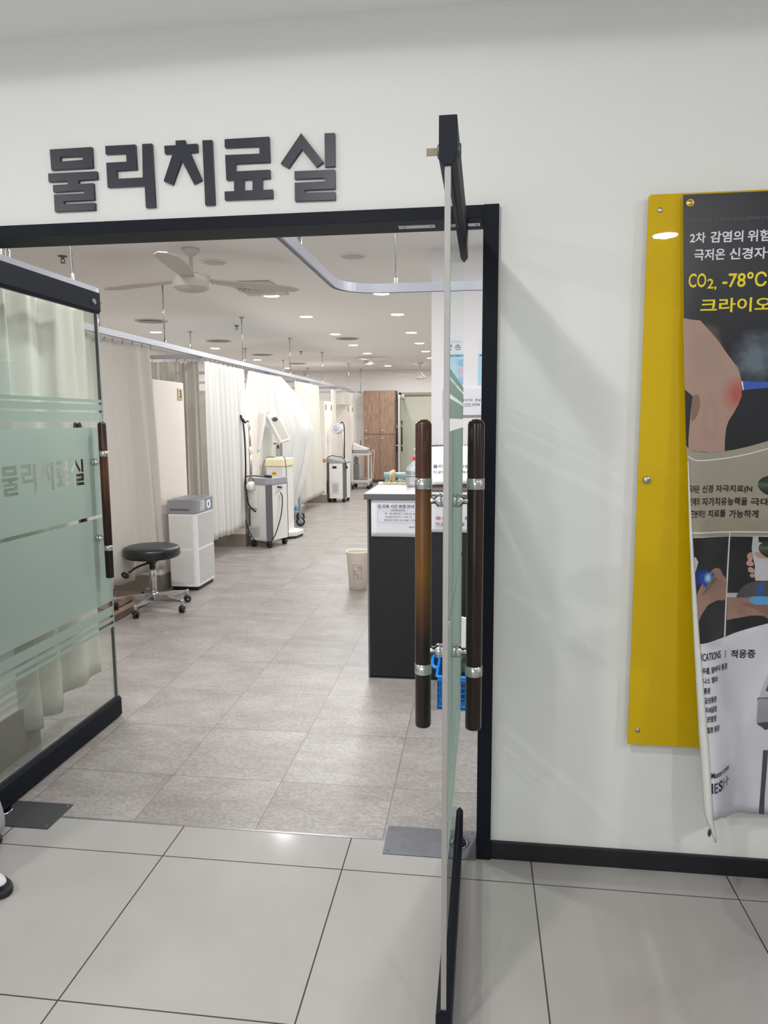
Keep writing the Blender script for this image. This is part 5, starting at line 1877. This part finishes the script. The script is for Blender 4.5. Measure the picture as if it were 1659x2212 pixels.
M_bdark = mat('print_charcoal', (26, 28, 34), .34, var=.15, scale=5)
M_bdark2 = mat('print_photo_dark', (30, 30, 34), .36, var=.25, scale=9)
M_beige = mat('print_beige', (146, 139, 124), .45, var=.05, scale=12)
M_skin = skin('print_knee_skin', (.672, 1.488), .045, .055, .25, 1.0, (166, 136, 122), (170, 74, 68))
M_skin2 = skin('print_limb_skin', (.65, .93), .2, .2, .1, 1.0, (156, 122, 108))
M_fing = mat('print_finger_skin', (178, 140, 124), .45, var=.08, scale=60)
M_lightblue = mat('print_light_blue', (84, 156, 206), .42, var=.12, scale=60)
M_deepblue = mat('print_deep_blue', (44, 80, 168), .42, var=.2, scale=60)
M_pwhite = mat('print_white', (206, 204, 196), .45)
M_dev = mat('print_device_grey', (178, 178, 182), .45, var=.06)
M_cap = mat('print_dark_grey', (74, 74, 80), .45, var=.1)
M_smoke = mat('print_smoke', (58, 70, 80), .42, var=.4, scale=40)
M_pgrey = mat('print_mid_grey', (146, 148, 154), .45, var=.06)
A_ = ART


def soft(name, rgb, c, ra, rb, amount=1.0, noise=.9, scale=22):
    """printed colour fading out towards the rim of a soft patch"""
    gg = NT(name)
    X, Y, Z = gg.xyz()
    dx = gg.math('DIVIDE', gg.math('SUBTRACT', X, c[0]), ra)
    dz = gg.math('DIVIDE', gg.math('SUBTRACT', Z, c[1]), rb)
    d = gg.math('SQRT', gg.math('ADD', gg.math('MULTIPLY', dx, dx), gg.math('MULTIPLY', dz, dz)))
    n = gg.noise(gg.pos(), scale, 5, .6)
    d = gg.math('ADD', d, gg.math('MULTIPLY', gg.math('SUBTRACT', n, .5), noise * 1.6))
    al = gg.ramp(d, [(.25, (amount,) * 3 + (1,)), (1.0, (0, 0, 0, 1))])
    gg.l(al, gg.b.inputs['Alpha'])
    gg.b.inputs['Base Color'].default_value = lin(rgb)
    gg.b.inputs['Roughness'].default_value = .42
    return gg.m


def patch(c, ra, rb):
    return [(c[0] + ra * math.cos(2 * PI * k / 28), c[1] + rb * math.sin(2 * PI * k / 28)) for k in range(28)]


zt = 2.034
art('dark_print', [(xl(zt), zt), (xl(1.70), 1.70)] + [(x - (.0005 if i == 0 else 0), z) for i, (x, z) in enumerate(A_['dark_bottom'][1:])] + [(.90, 1.40), (BXR, 1.48), (BXR, zt)], M_bdark, 1)
art('beige_print', [tuple(p) for p in A_['dark_bottom'][3:]] + [(.90, 1.40), (BXR, 1.48), (BXR, 1.083), tuple(A_['beige_bottom'][3]), tuple(A_['beige_bottom'][1]), tuple(A_['beige_bottom'][0]), (xl(1.2), 1.2)], M_beige, 1)
art('smoke_print', patch((.715, 1.585), .075, .09), soft('print_smoke', (104, 118, 128), (.715, 1.585), .07, .085, .75), 2)
art('knee_print', A_['leg'], M_skin, 3)
art('knee_shine_print', patch((.585, 1.60), .055, .10), soft('print_skin_light', (186, 160, 146), (.585, 1.60), .045, .09, .45, .4), 4)
art('knee_shine_print', patch((.60, 1.42), .030, .10), soft('print_skin_light2', (190, 160, 146), (.60, 1.42), .028, .09, .5, .4), 4)
art('leg_shadow_print', A_['thigh_shade'], mat('print_skin_dark', (122, 96, 84), .45, var=.1), 4, smooth=True)
art('flame_print', A_['flame'] , M_deepblue, 4)
art('flame_tip_print', [A_['flame'][0], (A_['flame'][0][0] + .005, A_['flame'][0][1] - .0015), (A_['flame'][5][0] + .003, A_['flame'][5][1]), A_['flame'][5]], M_pwhite, 5)
art('white_curve_print', A_['white_curve'] , M_pwhite, 2, smooth=True)
art('white_line_print', A_['white_line'], M_pwhite, 2)
art('foot_photo_print', A_['photo_foot_bg'], M_bdark2, 2)
art('arm_photo_print', A_['photo_arm_bg'] + [], M_bdark2, 2)
art('arm_photo_print', [A_['photo_arm_bg'][1], (BXR, 1.083), (BXR, .91), A_['photo_arm_bg'][2]], M_bdark2, 2)
art('divider_print', A_['divider'], M_pwhite, 6)
art('foot_print', A_['foot'], M_skin2, 4, smooth=True)
art('foot_tendon_print', A_['foot_dark'], mat('print_skin_dark', (122, 96, 84)), 5, smooth=True)
art('glow_print', patch((.590, .965), .030, .032), soft('print_foot_glow', (40, 70, 160), (.590, .965), .030, .032, .9, .5), 3)
art('foot_blue_print', A_['foot_blue'], M_deepblue, 6, smooth=True)
art('foot_blue_print', patch((.607, .964), .016, .018), soft('print_foot_light', (150, 205, 240), (.607, .964), .015, .017, 1.0, .5), 7)
art('device_print', A_['device'], M_dev, 4)
art('sheet_print', A_['sheet'], M_dev, 3)
art('knee_cap_print', A_['knee_cap'], M_cap, 4, smooth=True)
art('arm_print', A_['arm'], M_skin2, 5)
art('arm_shadow_print', A_['arm_shade'], mat('print_skin_mid', (132, 100, 88), .45, var=.1), 6, smooth=True)
art('arm_blue_print', A_['arm_blue'], M_lightblue, 7, smooth=True)
art('beam_print', A_['blue_beam'], M_deepblue, 6)
art('handpiece_print', A_['handpiece'], M_dev, 6)
for k in range(5):
    art('finger_print', A_['finger%d' % k], M_fing, 7, smooth=True)
art('machine_body_print', A_['machine_body'] , M_pgrey, 2)
art('machine_lip_print', A_['machine_lip'], M_cap, 3)
art('machine_neck_print', A_['machine_neck'], M_cap, 3)
art('machine_top_print', A_['machine_top'], M_dev, 2)
art('machine_panel_print', A_['machine_panel'], M_cap, 3)
art('machine_leg_print', A_['machine_leg'], M_cap, 3)
M_tw = mat('print_text_white', (212, 214, 220), .45)
M_ty = mat('print_text_yellow', (226, 206, 20), .45)
M_tg = mat('print_text_grey', (96, 98, 106), .45)


M_bink = mat('print_text_black', (14, 12, 14), .45)


def bprint(name, lines, m):
    bm = merge([text_mesh(s, (u0, u1, v0, v1), lambda u, v: (u, 0, v), bo) for s, u0, u1, v0, v1, bo in lines])
    for ax, step in ((0, .006), (2, .03)):
        lo, hi = min(v.co[ax] for v in bm.verts), max(v.co[ax] for v in bm.verts)
        k = math.ceil(lo / step)
        while k * step < hi:
            co = [0, 0, 0]; co[ax] = k * step
            no = [0, 0, 0]; no[ax] = 1
            bmesh.ops.bisect_plane(bm, geom=bm.verts[:] + bm.edges[:] + bm.faces[:], plane_co=co, plane_no=no)
            k += 1
    for v in bm.verts:
        v.co = BS(v.co.x, v.co.z, .0025)
    return obj(name, bm, m, bn)


bprint('caption_text', [('ANALGESIC', .5125, .5800, 1.9595, 1.968, .0), ('|', .590, .5915, 1.957, 1.970, 0), ('ANTI-INFLAMMATORY', .6005, .745, 1.9595, 1.968, .0)], M_tg)
bprint('headline_text', [('2차', .5245, .5660, 1.9030, 1.932, .020), ('감염의', .5785, .6650, 1.9025, 1.933, .020), ('위험', .676, .7350, 1.902, 1.933, .020), ('없이', .748, .81, 1.902, 1.933, .020),
                         ('극저온', .5375, .6200, 1.8560, 1.887, .020), ('신경자극', .6310, .760, 1.8555, 1.887, .020)], M_tw)
bprint('gas_text', [('CO', .5255, .5730, 1.7830, 1.8215, .016), ('2,', .5760, .6010, 1.7745, 1.8060, .016), ('-78℃', .6165, .7330, 1.7810, 1.8215, .016)], M_ty)
bprint('product_text', [('크라이오', .5600, .7500, 1.7140, 1.7530, .018), ('테라피', .762, .90, 1.714, 1.753, .018)], M_ty)
bprint('body_text', [('극저온', .5455, .5755, 1.2080, 1.2305, .018), ('신경', .5835, .6160, 1.2085, 1.2305, .018), ('자극치료(N', .6240, .7270, 1.2060, 1.2300, .018),
                     ('인체의', .5475, .5765, 1.1720, 1.1950, .018), ('자가치유능력을', .5835, .7160, 1.1710, 1.1945, .018), ('극대', .7240, .775, 1.1705, 1.1925, .018),
                     ('근본적인', .5520, .5940, 1.1375, 1.1590, .018), ('치료를', .6030, .6560, 1.1375, 1.1590, .018), ('가능하게', .6665, .7480, 1.1345, 1.1580, .018)], M_bink)
bprint('heading_text', [('ICATIONS', .5890, .6540, .7275, .7495, .012), ('|', .6700, .6715, .7240, .7465, .0)], M_bink)
bprint('heading_text', [('적응증', .6900, .7630, .7185, .7440, .018)], M_bink)
L1x = [('무릎, 발바닥 통증', .5920, .6790, .6890, .7085), ('니스 엘보', .5945, .6435, .6625, .6800), ('통증', .5975, .6165, .6340, .6510), ('급성통증', .5992, .6385, .6065, .6240),
       ('미세골절', .6030, .6385, .5795, .5965), ('관절염', .6065, .6365, .5535, .5705), ('질환 통증', .6075, .6490, .5225, .5400)]
bprint('list_text', [(s, a, c, d, e, .02) for s, a, c, d, e in L1x], M_bink)
bprint('site_text', [('Master.com', .6200, .6890, .3945, .4110, .012)], M_bink)
bprint('logo_text', [('I', .6210, .6250, .352, .381, .06), ('S', .6440, .6600, .352, .381, .025)], M_bink)
bprint('logo_text', [('E', .6290, .6415, .352, .380, .02)], mat('print_navy', (58, 58, 92), .45))
b = bmesh.new()
for q in ([.6640, .6672, .352, .3800], [.6790, .6822, .352, .3800], [.6600, .6920, .365, .3690]):
    f = [b.verts.new(BS(x, z, .0025)) for x, z in ((q[0], q[2]), (q[1], q[2]), (q[1], q[3]), (q[0], q[3]))]
    b.faces.new(f)
obj('logo_text', b, mat('print_mid_grey2', (128, 128, 132), .45), bn)
for x, z in ((.5215, 2.0115), (1.07, 2.0115)):
    b = bmesh.new()
    lathe(b, [(.0065, 0), (.0085, .0022), (.0105, .0012), (.0112, 0)], (0, 0, 0), 26, Matrix.Translation(BS(x, z, .0016)) @ Matrix.Rotation(PI / 2, 4, 'X'))
    lathe(b, [(0, .0026), (.0045, .0020), (.0068, .0002)], (0, 0, 0), 20, Matrix.Translation(BS(x, z, .0016)) @ Matrix.Rotation(PI / 2, 4, 'X'))
    obj('eyelet', b, M_gold, bn)
b = bmesh.new()
lathe(b, [(.004, 0), (.006, .0016), (.0085, .0010), (.0092, 0)], (0, 0, 0), 24, Matrix.Translation((.612, -.045 - curl(.248) - .012, .248)) @ Matrix.Rotation(PI / 2, 4, 'X') @ Matrix.Scale(.55, 4, (1, 0, 0)) @ Matrix.Scale(1.35, 4, (0, 1, 0)))
lathe(b, [(0, .0006), (.0062, .0004), (.0062, 0)], (0, 0, 0), 20, Matrix.Translation((.612, -.045 - curl(.248) - .012, .248)) @ Matrix.Rotation(PI / 2, 4, 'X') @ Matrix.Scale(.55, 4, (1, 0, 0)) @ Matrix.Scale(1.35, 4, (0, 1, 0)))
obj('eyelet', b, mat('dark_eyelet', (92, 84, 74), .4, .7), bn)

# ================================================================== potted plant just outside the frame on the right
pp = thing('potted_plant', 'dark green leafy plant at the right edge in front of the banner', 'plant', (1.02, -.36, 0))
b = bmesh.new()
lathe(b, [(0, 0), (.11, 0), (.15, .26), (.16, .28), (.16, .30), (.148, .30), (.14, .27), (0, .26)], (0, 0, 0), 32)
obj('pot', b, mat('white_pot', (216, 214, 208), .4), pp)
b = bmesh.new()
tube(b, curve_pts([(0, 0, .26), (.01, .01, .6), (-.02, 0, .95), (-.01, .0, 1.30)], 6), [.014] * 12 + [.010] * 7, 8)
obj('stem', b, mat('plant_stem', (92, 84, 54), .7), pp)
M_leaf = mat('leaf_green', (30, 46, 26), .38, var=.25, scale=14)
def leaf(base, tip, w, droop, upright=False):
    base, tip = Vector(base), Vector(tip)
    d = tip - base
    if upright:
        side = Vector((0, .25, 1)).normalized()
    else:
        side = d.cross(Vector((0, 0, 1))).normalized()
    nrm = d.cross(side).normalized()
    b = bmesh.new()
    prev = None
    for i in range(25):
        t = 1 - (1 - i / 24) ** 2
        c = base + d * t + Vector((0, 0, -droop * t * t))
        if t < .45:
            ww = .006 + (w - .006) * max(0, (t - .25) / .2) ** .6 if t > .25 else .004
        else:
            ww = w * max(0, 1 - ((t - .45) / .55) ** 2.6) ** .5 * (1 + .05 * math.sin(t * 40))
        a, m_, e = b.verts.new(c - side * (ww + .0005)), b.verts.new(c - nrm * ww * .18), b.verts.new(c + side * (ww + .0005))
        if prev:
            b.faces.new((prev[0], prev[1], m_, a)).smooth = True
            b.faces.new((prev[1], prev[2], e, m_)).smooth = True
        prev = (a, m_, e)
    o = obj('leaf', b, M_leaf, pp)
    o.modifiers.new('thickness', 'SOLIDIFY').thickness = .0012
leaf((-.01, 0, 1.22), (-.389, .01, 1.257), .046, .0, True)
leaf((-.01, 0, 1.06), (-.378, .01, 1.098), .042, .0, True)
random.seed(3)
for k in range(16):
    a = 2 * PI * k * .382
    if math.cos(a) < -.3:
        continue
    z = .75 + .04 * k
    r = .28 + .05 * random.random()
    leaf((0, 0, z), (r * math.cos(a), r * math.sin(a) * .7, z + .05), .055, .08)

# ================================================================== person at the left edge
pe = thing('person', 'person in grey trousers and black slippers, only the feet in view at the left edge', 'person', (-1.83, -.30, 0))


def skin_mesh(name, verts, edges, radii, m, parent, root=0, sub=2):
    me = bpy.data.meshes.new(name)
    me.from_pydata(verts, edges, [])
    o = bpy.data.objects.new(name, me)
    COL.objects.link(o)
    o.parent = parent
    me.materials.append(m)
    sk = o.modifiers.new('skin', 'SKIN')
    for i, r in enumerate(radii):
        d = me.skin_vertices[0].data[i]
        d.radius = r if hasattr(r, '__len__') else (r, r)
        d.use_root = (i == root)
    sk.use_smooth_shade = True
    su = o.modifiers.new('smooth', 'SUBSURF')
    su.levels = sub
    su.render_levels = sub
    return o
# walking towards +x: right foot forward
V = [(0, 0, .92), (0, 0, 1.06), (-.005, 0, 1.22), (0, 0, 1.38), (.005, 0, 1.45), (.02, 0, 1.50), (.03, 0, 1.56), (.03, 0, 1.64),
     (.02, -.085, .88), (.10, -.10, .49), (.215, -.085, .10), (.33, -.075, .045),
     (-.02, .085, .88), (.03, .11, .50), (.13, .138, .12), (.12, .14, .05),
     (0, -.17, 1.36), (-.03, -.215, 1.10), (.03, -.20, .87), (0, .17, 1.36), (.03, .215, 1.10), (.12, .20, .89)]
E_ = [(0, 1), (1, 2), (2, 3), (3, 4), (4, 5), (5, 6), (6, 7), (0, 8), (8, 9), (9, 10), (10, 11), (0, 12), (12, 13), (13, 14), (14, 15), (3, 16), (16, 17), (17, 18), (3, 19), (19, 20), (20, 21)]
Rr = [(.10, .08), (.10, .08), (.12, .09), (.11, .085), .055, .055, .085, .07, .070, .055, .038, .028, .070, .06, .038, .028, .05, .04, .028, .05, .04, .028]
n0 = len(V)
for h, dx, dy in ((18, .01, -1), (21, .02, 1)):
    hx_, hy_, hz_ = V[h]
    for q, (fy, ln) in enumerate(((-.024, .085), (-.008, .098), (.010, .092), (.026, .072))):
        i0 = len(V)
        V += [(hx_ + fy + dx, hy_, hz_ - .085), (hx_ + fy + dx * 1.3, hy_ + dy * -.004, hz_ - .085 - ln * .5), (hx_ + fy + .012 + dx, hy_ + dy * -.016, hz_ - .085 - ln)]
        E_ += [(h, i0), (i0, i0 + 1), (i0 + 1, i0 + 2)]
        Rr += [.010, .0085, .007]
    i0 = len(V)
    V += [(hx_ + .045, hy_ - dy * .012, hz_ - .045), (hx_ + .062, hy_ - dy * .022, hz_ - .085)]
    E_ += [(h, i0), (i0, i0 + 1)]
    Rr += [.011, .008]
M_bodyskin = mat('person_skin', (206, 166, 142), .5)
body = skin_mesh('body', V, E_, Rr, M_bodyskin, pe)
b = bmesh.new()
for s in (-1, 1):
    lathe(b, [(0, -.012), (.011, 0), (0, .012)], (.113, s * .032, 1.615), 12)
lathe(b, [(0, -.02), (.014, -.01), (.008, .018), (0, .025)], (.118, 0, 1.585), 12)
obj('face_feature', b, mat('face_brown', (120, 84, 70), .5), pe)
b = bmesh.new()
lathe(b, [(0, .125), (.07, .11), (.105, .06), (.108, 0), (.10, -.06), (.085, -.06), (.07, 0)], (.015, 0, 1.60), 24)
obj('hair', b, mat('black_hair', (26, 22, 20), .5), pe)
M_tro = mat('grey_marl_cloth', (158, 156, 158), .9, var=.22, scale=240)
skin_mesh('trousers', [(0, 0, 1.0), (0, 0, .90), (.02, -.085, .84), (.10, -.10, .49), (.20, -.088, .16), (.212, -.086, .105), (-.02, .085, .84), (.03, .11, .50), (.145, .138, .14), (.172, .140, .022)],
          [(0, 1), (1, 2), (2, 3), (3, 4), (4, 5), (1, 6), (6, 7), (7, 8), (8, 9)], [(.145, .125), (.145, .125), .10, .08, .062, .06, .10, .08, .066, .070], M_tro, pe)
skin_mesh('shirt', [(0, 0, .84), (0, 0, .96), (0, 0, 1.1), (-.005, 0, 1.24), (0, 0, 1.37), (.003, 0, 1.44), (0, -.17, 1.37), (-.025, -.212, 1.14), (0, .17, 1.37), (.025, .212, 1.14)],
          [(0, 1), (1, 2), (2, 3), (3, 4), (4, 5), (4, 6), (6, 7), (4, 8), (8, 9)], [(.175, .15), (.168, .145), (.155, .135), (.155, .125), (.14, .11), (.075, .07), .085, .062, .085, .062], mat('white_tunic', (224, 226, 230), .8), pe)
M_sock = mat('white_sock', (206, 206, 214), .95, var=.06, scale=160, bump=.3)
for sx, sy, ang in ((.258, -.048, -.22), (.052, .165, .03)):
    Mf = Matrix.Translation((sx, sy, 0)) @ Matrix.Rotation(ang, 4, 'Z')
    sole = []
    for k in range(40):
        t = 2 * PI * k / 40
        x = .135 * math.cos(t)
        w = .052 + .010 * math.cos(t)
        sole.append((x, w * math.sin(t) * (1 if abs(math.sin(t)) > 0 else 1), 0))
    b = bmesh.new()
    prism(b, sole, 0, .024, Mf)
    sl = obj('slipper', b, M_rubber, pe, .008, 3)
    b = bmesh.new()
    n = 12
    prev = None
    for i in range(6):
        x = -.055 + .06 * i / 5
        row = []
        for k in range(n + 1):
            a = PI * k / n
            row.append(b.verts.new(Mf @ Vector((x, .058 * math.cos(a), .02 + (.062 - .02 * i / 5) * math.sin(a)))))
        if prev:
            for k in range(n):
                b.faces.new((prev[k], prev[k + 1], row[k + 1], row[k])).smooth = True
        prev = row
    stp = obj('slipper_strap', b, M_rubber, pe)
    stp.modifiers.new('thickness', 'SOLIDIFY').thickness = .006
    b = bmesh.new()
    bmesh.ops.create_uvsphere(b, u_segments=24, v_segments=14, radius=1.0)
    for v in b.verts:
        x, y, z = v.co
        v.co = Mf @ Vector((.024 + x * .108, -.012 + y * (.036 + .004 * x), .022 + .026 + z * .026 * (1 - .3 * x)))
    for f in b.faces:
        f.smooth = True
    obj('sock', b, M_sock, pe)
